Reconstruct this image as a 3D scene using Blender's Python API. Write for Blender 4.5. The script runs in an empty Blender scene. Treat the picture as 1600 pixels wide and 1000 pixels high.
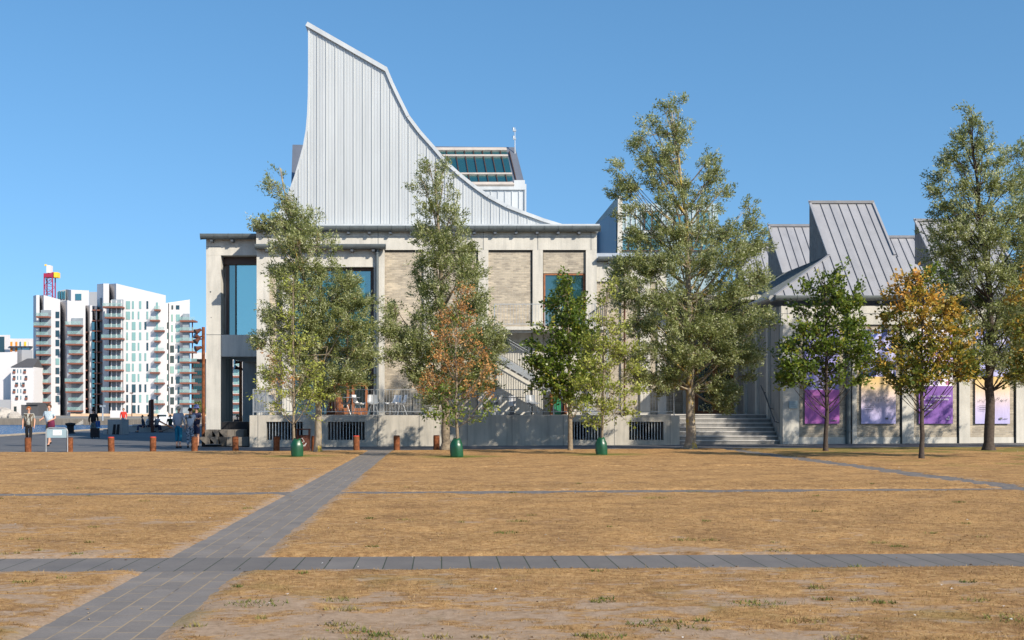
import bpy, bmesh, math, random
import numpy as np
from mathutils import Vector, Matrix, Quaternion
random.seed(7); rng = np.random.default_rng(7)
sc = bpy.context.scene
COL = sc.collection
R = math.radians
# ---------------------------------------------------------------- camera
F = 1850.0; CX = 690.0; CY = 642.0; H = 1.45
cd = bpy.data.cameras.new('camera'); cam = bpy.data.objects.new('camera', cd); COL.objects.link(cam)
cam.location = (0, 0, H); cam.rotation_euler = (R(90), 0, 0)
cd.sensor_width = 36; cd.lens = F/1600*36; cd.shift_x = (800-CX)/1600; cd.shift_y = (CY-500)/1600
cd.clip_start = .1; cd.clip_end = 9000
sc.camera = cam
# ---------------------------------------------------------------- sky, sun, exposure
EL, AZ = R(33), R(42)                       # sun behind the camera's right shoulder
sun_dir = Vector((math.sin(AZ)*math.cos(EL), -math.cos(AZ)*math.cos(EL), math.sin(EL)))
w = bpy.data.worlds.new('World'); sc.world = w; w.use_nodes = True
nt = w.node_tree; nt.nodes.clear()
out = nt.nodes.new('ShaderNodeOutputWorld'); bg = nt.nodes.new('ShaderNodeBackground'); sky = nt.nodes.new('ShaderNodeTexSky')
sky.sky_type = 'NISHITA'; sky.sun_disc = False; sky.sun_elevation = EL; sky.sun_rotation = math.pi - AZ
sky.air_density = 1.0; sky.dust_density = .55; sky.ozone_density = 1.9; sky.altitude = 0
bg.inputs['Strength'].default_value = .142
tcw = nt.nodes.new('ShaderNodeTexCoord'); mpw = nt.nodes.new('ShaderNodeMapping'); mpw.inputs['Scale'].default_value = (1, 1, .82); mpw.inputs['Location'].default_value = (0, 0, .17)
hsv = nt.nodes.new('ShaderNodeHueSaturation'); hsv.inputs['Saturation'].default_value = 1.22; hsv.inputs['Hue'].default_value = .494
nt.links.new(tcw.outputs['Generated'], mpw.inputs[0]); nt.links.new(mpw.outputs[0], sky.inputs[0]); nt.links.new(sky.outputs[0], hsv.inputs['Color'])
nt.links.new(hsv.outputs[0], bg.inputs[0]); nt.links.new(bg.outputs[0], out.inputs[0])
sl = bpy.data.lights.new('sun', 'SUN'); sl.energy = 5.0; sl.angle = R(.53); sl.color = (1, .90, .76)
so = bpy.data.objects.new('sun', sl); COL.objects.link(so); so.rotation_euler = (-sun_dir).to_track_quat('-Z', 'Y').to_euler()
sc.view_settings.view_transform = 'Standard'; sc.view_settings.look = 'None'
sc.view_settings.exposure = 0.43; sc.view_settings.gamma = 1.0
sc.render.engine = 'CYCLES'; sc.cycles.max_bounces = 6; sc.cycles.transparent_max_bounces = 6

def WX(px, Y): return (px-CX)*Y/F
def WZ(py, Y): return H+(CY-py)*Y/F
def gz(X, Y=0): return .0055*max(-15., min(25., X))     # the square rises very slightly to the right

# ---------------------------------------------------------------- helpers
def tag(o, label=None, cat=None, group=None, kind=None):
    if label: o['label'] = label
    if cat: o['category'] = cat
    if group: o['group'] = group
    if kind: o['kind'] = kind
    return o
def empty(name, loc, label, cat, group=None, rz=0):
    o = bpy.data.objects.new(name, None); COL.objects.link(o); o.location = loc; o.rotation_euler[2] = rz
    return tag(o, label, cat, group)
class MB:
    def __init__(s): s.v = []; s.f = []; s.m = []; s.cur = 0
    def add(s, vs, fs):
        b = len(s.v); s.v += [tuple(x) for x in vs]; s.f += [tuple(b+i for i in f) for f in fs]; s.m += [s.cur]*len(fs); return s
    def box(s, x0, x1, y0, y1, z0, z1):
        if x0 > x1: x0, x1 = x1, x0
        if y0 > y1: y0, y1 = y1, y0
        if z0 > z1: z0, z1 = z1, z0
        return s.add([(x0,y0,z0),(x1,y0,z0),(x1,y1,z0),(x0,y1,z0),(x0,y0,z1),(x1,y0,z1),(x1,y1,z1),(x0,y1,z1)],
                     [(0,3,2,1),(4,5,6,7),(0,1,5,4),(1,2,6,5),(2,3,7,6),(3,0,4,7)])
    def tube(s, p0, p1, r0, r1=None, n=8, caps=True):
        r1 = r0 if r1 is None else r1
        p0 = Vector(p0); p1 = Vector(p1); d = (p1-p0)
        if d.length < 1e-6: return s
        d.normalize(); a = d.orthogonal().normalized(); b = d.cross(a); vs = []
        for p, r in ((p0, r0), (p1, r1)):
            for i in range(n):
                t = 2*math.pi*i/n; vs.append(p+(a*math.cos(t)+b*math.sin(t))*r)
        fs = [(i, (i+1) % n, n+(i+1) % n, n+i) for i in range(n)]
        if caps: fs += [tuple(range(n-1, -1, -1)), tuple(range(n, 2*n))]
        return s.add(vs, fs)
    def path(s, pts, r, n=6):
        for a, b in zip(pts, pts[1:]): s.tube(a, b, r, n=n)
        return s
    def ring(s, rows, caps=True):            # rows: list of equal-length loops
        n = len(rows[0]); vs = [p for r in rows for p in r]; fs = []
        for k in range(len(rows)-1):
            for i in range(n): fs.append((k*n+i, k*n+(i+1) % n, (k+1)*n+(i+1) % n, (k+1)*n+i))
        if caps: fs += [tuple(range(n-1, -1, -1)), tuple(range((len(rows)-1)*n, len(rows)*n))]
        return s.add(vs, fs)
    def lathe(s, prof, c=(0,0,0), n=16):     # prof: (r,z)
        return s.ring([[(c[0]+r*math.cos(2*math.pi*i/n), c[1]+r*math.sin(2*math.pi*i/n), c[2]+z) for i in range(n)] for r, z in prof])
    def extrude_xz(s, pts, y0, y1):          # polygon in XZ, counter-clockwise seen from -Y
        n = len(pts); vs = [(x, y0, z) for x, z in pts]+[(x, y1, z) for x, z in pts]
        return s.add(vs, [tuple(range(n)), tuple(range(2*n-1, n-1, -1))]+[(i, n+i, n+(i+1) % n, (i+1) % n) for i in range(n)])
    def extrude_yz(s, pts, x0, x1):
        n = len(pts); vs = [(x0, y, z) for y, z in pts]+[(x1, y, z) for y, z in pts]
        return s.add(vs, [tuple(range(n)), tuple(range(2*n-1, n-1, -1))]+[(i, n+i, n+(i+1) % n, (i+1) % n) for i in range(n)])
    def prism(s, plan, z0, z1):              # plan polygon, z1 number or list
        n = len(plan); zt = z1 if isinstance(z1, (list, tuple)) else [z1]*n
        vs = [(x, y, z0) for x, y in plan]+[(x, y, zt[i]) for i, (x, y) in enumerate(plan)]
        return s.add(vs, [tuple(range(n-1, -1, -1)), tuple(range(n, 2*n))]+[(i, (i+1) % n, n+(i+1) % n, n+i) for i in range(n)])
    def build(s, name, mat, parent=None, smooth=False, local=False, **kw):
        me = bpy.data.meshes.new(name)
        off = Vector((0,0,0))
        if parent is not None and not local:
            p = parent
            while p is not None: off += Vector(p.location); p = p.parent
        me.from_pydata([(x-off[0], y-off[1], z-off[2]) for x, y, z in s.v], [], s.f)
        for m in (mat if isinstance(mat, (list, tuple)) else [mat]): me.materials.append(m)
        me.polygons.foreach_set('material_index', s.m)
        bm = bmesh.new(); bm.from_mesh(me); bmesh.ops.recalc_face_normals(bm, faces=bm.faces[:]); bm.to_mesh(me); bm.free()
        if smooth: me.polygons.foreach_set('use_smooth', [True]*len(me.polygons))
        o = bpy.data.objects.new(name, me); COL.objects.link(o)
        if parent is not None: o.parent = parent
        if kw: tag(o, **kw)
        return o
def copy_tree(o, parent=None):
    c = o.copy(); COL.objects.link(c)
    if parent is not None: c.parent = parent
    for ch in list(o.children): copy_tree(ch, c)
    return c
def np_mesh(name, V, faces_idx, per, mat, parent=None, tint=None, off=(0,0,0), smooth=False):
    me = bpy.data.meshes.new(name); nf = len(faces_idx)//per
    V = np.asarray(V, np.float32)-np.asarray(off, np.float32)
    me.vertices.add(len(V)); me.vertices.foreach_set('co', V.ravel())
    me.loops.add(nf*per); me.loops.foreach_set('vertex_index', np.asarray(faces_idx, np.int32))
    me.polygons.add(nf); me.polygons.foreach_set('loop_start', np.arange(nf, dtype=np.int32)*per)
    if tint is not None:
        a = me.attributes.new('tint', 'FLOAT', 'FACE'); a.data.foreach_set('value', np.asarray(tint, np.float32))
    me.materials.append(mat); me.update(calc_edges=True); me.validate()
    if smooth: me.polygons.foreach_set('use_smooth', np.ones(nf, bool))
    o = bpy.data.objects.new(name, me); COL.objects.link(o)
    if parent is not None: o.parent = parent
    return o

# ---------------------------------------------------------------- materials
MATS = {}
def nodes_of(name):
    m = bpy.data.materials.new(name); m.use_nodes = True; t = m.node_tree; b = t.nodes['Principled BSDF']; MATS[name] = m
    return m, t, b
def ramp(t, fac, stops):
    r = t.nodes.new('ShaderNodeValToRGB'); el = r.color_ramp.elements
    while len(el) > 1: el.remove(el[-1])
    el[0].position = stops[0][0]; el[0].color = (*stops[0][1], 1)
    for p, c in stops[1:]:
        e = el.new(p); e.color = (*c, 1)
    t.links.new(fac, r.inputs[0]); return r.outputs[0]
def noise(t, co, scale, detail=4, rough=.55, dist=0):
    n = t.nodes.new('ShaderNodeTexNoise'); n.inputs['Scale'].default_value = scale; n.inputs['Detail'].default_value = detail
    n.inputs['Roughness'].default_value = rough; n.inputs['Distortion'].default_value = dist
    t.links.new(co, n.inputs['Vector']); return n.outputs[0]
def coord(t, scale=(1,1,1), kind='Object', rot=(0,0,0), loc=(0,0,0)):
    c = t.nodes.new('ShaderNodeTexCoord'); m = t.nodes.new('ShaderNodeMapping'); m.inputs['Scale'].default_value = scale
    m.inputs['Rotation'].default_value = rot; m.inputs['Location'].default_value = loc
    t.links.new(c.outputs[kind], m.inputs[0]); return m.outputs[0]
def mix(t, a, b, fac, mode='MIX'):
    m = t.nodes.new('ShaderNodeMix'); m.data_type = 'RGBA'; m.blend_type = mode
    for i, x in ((6, a), (7, b), (0, fac)):
        if isinstance(x, (int, float)): m.inputs[i].default_value = x
        elif isinstance(x, tuple): m.inputs[i].default_value = (*x, 1)
        else: t.links.new(x, m.inputs[i])
    return m.outputs[2]
def math_(t, op, a, b=0, clamp=False):
    m = t.nodes.new('ShaderNodeMath'); m.operation = op; m.use_clamp = clamp
    for i, x in ((0, a), (1, b)):
        if isinstance(x, (int, float)): m.inputs[i].default_value = x
        else: t.links.new(x, m.inputs[i])
    return m.outputs[0]
def bump(t, b, h, strength=.3, dist=.02):
    n = t.nodes.new('ShaderNodeBump'); n.inputs['Strength'].default_value = strength; n.inputs['Distance'].default_value = dist
    t.links.new(h, n.inputs['Height']); t.links.new(n.outputs[0], b.inputs['Normal'])
def plain(name, col, rough=.6, metal=0, var=.12, scale=3, spec=.5, bmp=0):
    m, t, b = nodes_of(name); co = coord(t)
    n = noise(t, co, scale, 5, .6)
    lo = tuple(max(0, c*(1-var)) for c in col); hi = tuple(min(1, c*(1+var)) for c in col)
    t.links.new(ramp(t, n, [(.3, lo), (.7, hi)]), b.inputs['Base Color'])
    b.inputs['Roughness'].default_value = rough; b.inputs['Metallic'].default_value = metal
    b.inputs['Specular IOR Level'].default_value = spec
    if bmp: bump(t, b, noise(t, co, scale*8, 3), bmp, .01)
    return m
def concrete(name, col, stain=.22, panel=None):
    m, t, b = nodes_of(name); co = coord(t)
    a = ramp(t, noise(t, co, .9, 6, .6), [(.3, tuple(c*.86 for c in col)), (.7, tuple(c*1.07 for c in col))])
    s = ramp(t, noise(t, coord(t, (3.5, 3.5, .35)), 1.2, 5, .65), [(.42, (1,1,1)), (.72, (1-stain, 1-stain*.95, 1-stain*.9))])
    c = mix(t, a, s, 1.0, 'MULTIPLY')
    f = ramp(t, noise(t, co, 38, 2, .7), [(.35, (.93,.93,.93)), (.65, (1.03,1.03,1.03))])
    c = mix(t, c, f, 1.0, 'MULTIPLY')
    t.links.new(c, b.inputs['Base Color']); b.inputs['Roughness'].default_value = .85
    b.inputs['Specular IOR Level'].default_value = .25
    bump(t, b, noise(t, co, 12, 6, .7), .25, .02)
    return m
def brick(name, c1, c2, mortar, rot=(R(90), 0, 0)):
    m, t, b = nodes_of(name); co = coord(t, (1, 1, 1), rot=rot)
    k = t.nodes.new('ShaderNodeTexBrick'); t.links.new(co, k.inputs['Vector'])
    k.inputs['Color1'].default_value = (*c1, 1); k.inputs['Color2'].default_value = (*c2, 1); k.inputs['Mortar'].default_value = (*mortar, 1)
    k.inputs['Scale'].default_value = 1; k.inputs['Mortar Size'].default_value = .011; k.inputs['Brick Width'].default_value = .25
    k.inputs['Row Height'].default_value = .075; k.inputs['Bias'].default_value = 0; k.inputs['Mortar Smooth'].default_value = .3
    v = ramp(t, noise(t, coord(t, (1, 1, 1.6)), 1.6, 7, .75), [(.3, (.72,.71,.70)), (.5, (.98,.98,.97)), (.72, (1.22,1.2,1.16))])
    c = mix(t, k.outputs[0], v, 1, 'MULTIPLY')
    t.links.new(c, b.inputs['Base Color']); b.inputs['Roughness'].default_value = .9; b.inputs['Specular IOR Level'].default_value = .2
    inv = math_(t, 'SUBTRACT', 1, k.outputs['Fac']); bump(t, b, inv, .5, .015)
    return m
def metal_clad(name, col, rough=.45, metal=.35, stripe=None, var=.08, axis=(1,0,0)):
    m, t, b = nodes_of(name); co = coord(t)
    n = noise(t, coord(t, (1.3, 1.3, .22)), 1.5, 5, .6)
    c = ramp(t, n, [(.3, tuple(x*(1-var) for x in col)), (.7, tuple(min(1, x*(1+var)) for x in col))])
    s = noise(t, coord(t, (stripe or 2.2, .01, .01)), 1.0, 1, .5)
    c = mix(t, c, ramp(t, s, [(.35, (.93,.94,.95)), (.65, (1.04,1.04,1.03))]), 1, 'MULTIPLY')
    t.links.new(c, b.inputs['Base Color']); b.inputs['Roughness'].default_value = rough; b.inputs['Metallic'].default_value = metal
    bump(t, b, noise(t, co, 2.5, 3), .12, .03)
    return m
def glass(name, base, refl=.35, rough=.03):
    m, t, b = nodes_of(name)
    b.inputs['Base Color'].default_value = (*base, 1); b.inputs['Roughness'].default_value = .15
    g = t.nodes.new('ShaderNodeBsdfGlossy'); g.inputs['Roughness'].default_value = rough; g.inputs['Color'].default_value = (.62, .93, .90, 1)
    bp = t.nodes.new('ShaderNodeBump'); bp.inputs['Strength'].default_value = .04; bp.inputs['Distance'].default_value = .05
    t.links.new(noise(t, coord(t), .8, 2), bp.inputs['Height']); t.links.new(bp.outputs[0], g.inputs['Normal'])
    mx = t.nodes.new('ShaderNodeMixShader'); mx.inputs[0].default_value = refl
    t.links.new(b.outputs[0], mx.inputs[1]); t.links.new(g.outputs[0], mx.inputs[2])
    t.links.new(mx.outputs[0], t.nodes['Material Output'].inputs[0])
    return m
def leafmat(name, stops, trans=.35, rough=.5, spec=.5):
    m, t, b = nodes_of(name)
    a = t.nodes.new('ShaderNodeAttribute'); a.attribute_name = 'tint'
    c = ramp(t, a.outputs['Fac'], stops)
    t.links.new(c, b.inputs['Base Color']); b.inputs['Roughness'].default_value = rough; b.inputs['Specular IOR Level'].default_value = spec
    tr = t.nodes.new('ShaderNodeBsdfTranslucent'); t.links.new(c, tr.inputs['Color'])
    mx = t.nodes.new('ShaderNodeMixShader'); mx.inputs[0].default_value = trans
    t.links.new(b.outputs[0], mx.inputs[1]); t.links.new(tr.outputs[0], mx.inputs[2]); t.links.new(mx.outputs[0], t.nodes['Material Output'].inputs[0])
    return m

M_conc = concrete('pale_concrete', (.56, .54, .485))
M_conc2 = concrete('terrace_concrete', (.49, .455, .39), .3)
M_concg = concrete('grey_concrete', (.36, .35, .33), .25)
M_dconc = concrete('block_concrete', (.20, .175, .145), .35)
M_brick = brick('buff_brick', (.48, .42, .33), (.31, .275, .225), (.39, .355, .30))
M_brickx = brick('buff_brick_side', (.48, .42, .33), (.31, .275, .225), (.39, .355, .30), rot=(R(90), 0, R(90)))
M_white = metal_clad('white_roof_metal', (.46, .48, .485), .45, .15, 1.9, .05)
M_whitet = metal_clad('white_trim_metal', (.50, .52, .53), .4, .2)
M_seam = metal_clad('roof_seam_metal', (.46, .485, .50), .45, .2)
M_zinc = metal_clad('grey_zinc', (.33, .33, .345), .5, .3, 3.0)
M_zseam = plain('zinc_seam_shade', (.13, .135, .15), .5, .2)  # seams far darker than the sheets: shadowed gaps put into the colour
M_dzinc = metal_clad('dark_zinc', (.17, .19, .23), .45, .4)
M_gut = plain('zinc_gutter', (.125, .145, .15), .45, .4, .15, 4)
M_gutl = plain('weathered_gutter', (.30, .30, .29), .5, .3, .2, 4)
M_glass = glass('window_glass', (.012, .07, .08), .26)
M_glasst = glass('teal_glass', (.10, .40, .42), .45)
M_glassd = glass('dark_glass', (.012, .02, .022), .10)
M_glassa = glass('aqua_glass', (.22, .36, .32), .12)
M_wood = plain('orange_timber', (.26, .09, .03), .55, 0, .25, 6)
M_brown = plain('dark_brown_frame', (.06, .035, .025), .5)
M_dark = plain('dark_void', (.012, .012, .014), .9)
M_steel = plain('galvanised_steel', (.42, .44, .45), .4, .6, .1, 8)
M_dsteel = plain('dark_steel', (.10, .11, .12), .45, .5)
M_rust = plain('rusted_steel', (.17, .06, .025), .85, 0, .5, 9, .2, .3)
M_rustd = plain('dark_rusted_steel', (.085, .035, .025), .85, 0, .4, 7, .2, .3)
M_redtop = plain('red_paint', (.55, .05, .03), .6)
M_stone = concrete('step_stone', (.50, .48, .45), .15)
M_bark = plain('grey_bark', (.21, .17, .12), .9, 0, .35, 14, .2, .6)
m, t, b = nodes_of('lichen_bark'); co = coord(t, (1,1,.5))
c = ramp(t, noise(t, co, 9, 6, .7), [(.3, (.14,.115,.085)), (.7, (.34,.29,.22))])
c = mix(t, c, (.42, .30, .05), ramp(t, noise(t, co, 4, 5, .7), [(.53, (0,0,0)), (.60, (1,1,1))]))
t.links.new(c, b.inputs['Base Color']); b.inputs['Roughness'].default_value = .95; bump(t, b, noise(t, co, 20, 4, .7), .7, .02); M_lich = m
M_bark2 = plain('dark_bark', (.07, .055, .045), .9, 0, .35, 14, .2, .6)
M_wil = leafmat('willow_leaves', [(0, (.085,.115,.028)), (.35, (.225,.26,.075)), (.7, (.41,.44,.20)), (.88, (.63,.65,.42)), (1, (.80,.80,.62))], .5, .5)
M_wily = leafmat('young_tree_leaves', [(0, (.12,.16,.018)), (.5, (.30,.34,.05)), (1, (.50,.50,.14))], .4)
M_oak = leafmat('oak_leaves', [(0, (.04,.075,.010)), (.5, (.12,.18,.022)), (.85, (.24,.30,.045)), (1, (.42,.36,.05))], .42, .4)
M_aut = leafmat('autumn_leaves', [(0, (.06,.10,.015)), (.3, (.16,.18,.02)), (.5, (.42,.30,.04)), (.75, (.62,.34,.06)), (1, (.62,.28,.10))], .35, .55)
M_brn = leafmat('withered_leaves', [(0, (.16,.11,.03)), (.3, (.33,.16,.045)), (.7, (.50,.25,.075)), (1, (.58,.38,.15))], .35, .6)
M_bag = plain('green_bag_plastic', (.007, .065, .028), .35, 0, .2, 5, .6, .2)
M_whitep = plain('white_plaster', (.60, .585, .59), .7, 0, .03, .05)
M_cwhite = plain('white_plastic', (.72, .72, .72), .4)
M_cgrey = plain('grey_plastic', (.22, .24, .26), .4)
M_brred = plain('red_brown_slab', (.20, .075, .05), .7, 0, .15, .3)
M_roofd = plain('dark_roof', (.07, .07, .075), .7)
M_greyb = plain('grey_render', (.33, .34, .36), .8, 0, .05, .1)
M_orange = plain('orange_panel', (.75, .25, .03), .6)
M_yellow = plain('yellow_panel', (.85, .50, .03), .6)
M_red = plain('crane_red', (.30, .015, .05), .5)
M_hoard = plain('timber_hoarding', (.62, .43, .28), .8, 0, .12, .4)
M_blue = metal_clad('pale_blue_cladding', (.27, .36, .39), .5, .2, 1.5)
M_green = plain('green_door_paint', (.02, .22, .10), .4)
M_skin = plain('skin', (.52, .28, .19), .6, 0, .05)
M_rock = plain('pale_rubble', (.38, .35, .31), .9, 0, .3, .8, .3, .5)
M_sign = plain('sign_panel_grey', (.26, .36, .41), .4)
M_paper = plain('white_paper', (.78, .80, .80), .6, 0, .03)
M_ink = plain('grey_ink', (.12, .12, .13), .6)
M_navy = plain('navy_fabric', (.02, .025, .07), .8)

# value noise shared by lawn colour and tufts
def vnoise(x, y, seed=0):
    xi = np.floor(x).astype(np.int64); yi = np.floor(y).astype(np.int64); fx = x-xi; fy = y-yi
    fx = fx*fx*(3-2*fx); fy = fy*fy*(3-2*fy)
    def h(a, b):
        n = (a*374761393+b*668265263+seed*1442695041) & 0x7fffffff; n = ((n ^ (n >> 13))*1274126177) & 0x7fffffff
        n = ((n ^ (n >> 15))*2246822519) & 0x7fffffff
        return (n & 0xffff)/65535.
    return (h(xi, yi)*(1-fx)+h(xi+1, yi)*fx)*(1-fy)+(h(xi, yi+1)*(1-fx)+h(xi+1, yi+1)*fx)*fy
def fbm(x, y, seed=0, oct=4):
    s = 0; a = .5; tot = 0
    for i in range(oct): s = s+a*vnoise(x*2**i+17.3*i, y*2**i-9.1*i, seed+i); tot += a; a *= .55
    return s/tot
EDGE = 43.6
PATHX = (-2.70, -1.79); PATHX2 = (9.98, 10.75); CROSS = (10.72, 11.74); STRIP2 = (20.5, 21.25); STRIP3 = (29.85, 30.3)
BAGS = [(-4.64, 38.0), (.5, 36.9), (5.1, 37.9)]
def dirtmask(x, y):
    n = fbm(x*.9, y*1.5, 3, 5); n2 = fbm(x*4.5, y*7, 9, 4); n3 = fbm(x*.13, y*.13, 21, 3)
    base = .66+.05*np.clip((y-11.5)/2, 0, 1)+.13*np.clip((y-22)/12, 0, 1)-.11*np.clip((9.5-y)/1.4, 0, 1)-.10*np.clip((-2.5-x)/2, 0, 1)*np.clip((19-y)/4, 0, 1)+.05*np.clip((x-2)/3, 0, 1)
    d = np.clip((n*.5+n2*.5+.16*(n3-.5)-base+.18)/.30, 0, .92)
    for a, b_, g in ((*PATHX, 1.), (*PATHX2, .6)):
        dist = np.minimum(np.abs(x-a), np.abs(x-b_))+.35*(n2-.5)
        d = np.maximum(d, .8*g*np.clip((.22-dist)/.22, 0, 1)*np.clip((34-y)/10, 0, 1))
    return d
def greenmask(x, y):
    n = fbm(x*1.1, y*1.1, 31, 4); g = np.clip((n-.62)/.1, 0, 1)*.35*np.clip((12-y)/3, 0, 1)
    for bx, by in BAGS: g = np.maximum(g, np.clip(1.3-np.hypot((x-bx)/1.3, (y-by)/1.1)+.8*(n-.5), 0, 1))
    g = np.maximum(g, .75*np.clip((y-35)/4, 0, 1)*np.clip((x-9.5)/3, 0, 1)*np.clip((n-.35)/.2, 0, 1))
    g = np.maximum(g, .55*np.clip((x-11.5)/2, 0, 1)*np.clip((y-21)/3, 0, 1)*np.clip((n-.52)/.12, 0, 1))
    return g
def lawn_h(x, y):
    n = (fbm(x*.8, y*.8, 5, 4)-.5)*.05+(fbm(x*4, y*4, 6, 3)-.5)*.022
    k = np.ones_like(x); w_ = (fbm(x*5, y*5, 77, 3)-.42)*.16; w2 = (fbm(x*3, y*3, 78, 3)-.40)*.5
    k = np.minimum(k, np.clip((np.maximum(PATHX[0]-x, x-PATHX[1])+w_)/.07, 0, 1)); k = np.minimum(k, np.clip((np.maximum(PATHX2[0]-x, x-PATHX2[1])+w2*1.3)/.1, 0, 1))
    k = np.minimum(k, np.clip((np.maximum(CROSS[0]-y, y-CROSS[1])+w_*.7)/.07, 0, 1))
    k = np.minimum(k, np.clip((np.maximum(STRIP2[0]-y, y-STRIP2[1])+w2*.9)/.1, 0, 1))
    k = np.minimum(k, np.clip((np.maximum(STRIP3[0]-y, y-STRIP3[1])+w2*.8)/.1, 0, 1))
    return (n*.7+.03)*k*np.clip((EDGE-y)/.4, 0, 1)+.0055*np.clip(x, -15, 25)
def build_lawn():
    xs = np.concatenate([[-160, -90, -60, -40, -25], np.arange(-18.5, 24, .09), [30, 45, 70, 110, 160]])
    ys = np.concatenate([[-120, -60, -20, 0, 3], np.arange(5.5, EDGE-.01, .09), [EDGE]])
    X, Y = np.meshgrid(xs, ys); Z = lawn_h(X, Y); nx, ny = len(xs), len(ys)
    V = np.stack([X.ravel(), Y.ravel(), Z.ravel()], 1)
    i = np.arange(nx*ny).reshape(ny, nx); q = np.stack([i[:-1,:-1], i[:-1,1:], i[1:,1:], i[1:,:-1]], -1).reshape(-1)
    m, t, b = nodes_of('dry_lawn')
    def att(n):
        a = t.nodes.new('ShaderNodeAttribute'); a.attribute_name = n; return a.outputs['Fac']
    co = coord(t); st = coord(t, (1, 2.2, 1))
    straw = ramp(t, noise(t, co, 11, 9, .82), [(.33, (.15,.08,.034)), (.43, (.30,.175,.078)), (.54, (.44,.272,.122)), (.68, (.60,.42,.215))])
    straw = mix(t, straw, ramp(t, noise(t, co, 1.1, 8, .72), [(.34, (.66,.63,.66)), (.5, (.98,.96,.94)), (.66, (1.18,1.14,1.06))]), 1, 'MULTIPLY')
    straw = mix(t, straw, ramp(t, noise(t, co, 90, 4, .8), [(.3, (.62,.60,.58)), (.7, (1.3,1.3,1.3))]), 1, 'MULTIPLY')
    dirt = ramp(t, noise(t, co, 15, 6, .75), [(.3, (.25,.175,.11)), (.55, (.38,.275,.19)), (.75, (.47,.36,.26))])
    green = ramp(t, noise(t, co, 18, 5, .7), [(.3, (.06,.085,.02)), (.7, (.23,.22,.06))])
    k = math_(t, 'ADD', att('dirt'), math_(t, 'MULTIPLY', math_(t, 'SUBTRACT', noise(t, st, 5, 8, .8), .5), 3.0), True)
    k = ramp(t, k, [(.38, (0,0,0)), (.66, (1,1,1))])
    c = mix(t, straw, dirt, k)
    kg = math_(t, 'MULTIPLY', att('green'), math_(t, 'ADD', noise(t, co, 9, 5, .7), .45), True)
    c = mix(t, c, green, kg)
    t.links.new(c, b.inputs['Base Color']); b.inputs['Roughness'].default_value = 1; b.inputs['Specular IOR Level'].default_value = .05
    bump(t, b, noise(t, co, 30, 6, .8), .6, .03)
    o = np_mesh('lawn', V, q, 4, m, smooth=True); tag(o, 'dry straw coloured lawn with bare sandy patches', kind='structure')
    for nme, fn in (('dirt', dirtmask), ('green', greenmask)):
        a = o.data.attributes.new(nme, 'FLOAT', 'POINT'); a.data.foreach_set('value', fn(X, Y).ravel().astype(np.float32))
    # blades of dry grass standing up from the lawn
    N = 330000
    yy = 6.2+rng.random(N)**2.1*17; xx = (rng.random(N)*1.06-.03)*(yy*1600/F)-CX*yy/F
    d = dirtmask(xx, yy); g = greenmask(xx, yy); cl = fbm(xx*6, yy*6, 55, 3)
    keep = (rng.random(N) > d*1.25) & (cl+rng.random(N)*.5 > .62)
    inpath = ((xx > PATHX[0]) & (xx < PATHX[1])) | ((xx > PATHX2[0]) & (xx < PATHX2[1])) | ((yy > CROSS[0]+.03) & (yy < CROSS[1]-.03)) | ((yy > STRIP2[0]) & (yy < STRIP2[1]))
    keep &= ~inpath; xx = xx[keep]; yy = yy[keep]; g = g[keep]; n = len(xx)
    zz = lawn_h(xx, yy)-.004; L = (.010+.026*rng.random(n)**2)*np.where(rng.random(n) < .02, 2.0, 1); wd = (.0014+.0014*rng.random(n))*(1+yy*.07); an = rng.random(n)*6.283; le = rng.random(n)*.9+.6
    dx = np.cos(an); dy = np.sin(an); ax = rng.random(n)*6.283
    base = np.stack([xx, yy, zz], 1); side = np.stack([np.cos(ax)*wd, np.sin(ax)*wd, 0*wd], 1)
    top = base+np.stack([dx*L*np.sin(le), dy*L*np.sin(le), L*np.cos(le)+.003], 1)
    V = np.stack([base-side, base+side, top], 1).reshape(-1, 3)
    ti = np.clip(rng.random(n)*.75*(1-.9*g)+.25*(1-g), 0, 1)
    gm = leafmat('dry_grass_blades', [(0, (.07,.10,.02)), (.2, (.17,.13,.04)), (.4, (.24,.145,.055)), (.7, (.37,.24,.105)), (1, (.50,.36,.18))], .3, .9, .05)
    o2 = np_mesh('grass', V, np.arange(3*n), 3, gm, tint=ti); tag(o2, 'sparse blades of dried grass standing on the lawn', 'grass', kind='stuff')
    # weed tufts (broader, green) where soil shows
    n = 0; VV = []; TT = []
    for k in range(190):
        y = 6.8+random.random()**1.6*16; x = (random.random()*1600-CX)*y/F
        if PATHX[0]-.05 < x < PATHX[1]+.05 or CROSS[0]-.05 < y < CROSS[1]+.05: continue
        if float(dirtmask(np.array([x]), np.array([y]))[0]) < .2 and random.random() < .75: continue
        R_ = random.choice((.03,.04,.05,.07,.10,.16)); z = float(lawn_h(np.array([x]), np.array([y]))[0])
        gcol = random.random()**.5
        for j in range(int(R_*700)):
            a = random.random()*6.283; rr = R_*math.sqrt(random.random()); px, py = x+math.cos(a)*rr*1.5, y+math.sin(a)*rr
            b2 = random.random()*6.283; l = random.uniform(.015, .05); ww = random.uniform(.003, .007)
            VV += [(px-math.cos(b2)*ww, py-math.sin(b2)*ww, z), (px+math.cos(b2)*ww, py+math.sin(b2)*ww, z), (px-math.sin(b2)*l*.8, py+math.cos(b2)*l*.8, z+l*.7)]
            TT.append(min(1, gcol*.7+random.random()*.4))
    wm = leafmat('weed_leaves', [(0, (.04,.08,.015)), (.5, (.11,.14,.03)), (1, (.34,.25,.10))], .2, .7, .1)
    o3 = np_mesh('weeds', np.array(VV), np.arange(len(VV)), 3, wm, tint=TT); tag(o3, 'low green weeds and tufts in the bare soil', 'weeds', kind='stuff')
build_lawn()
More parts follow.
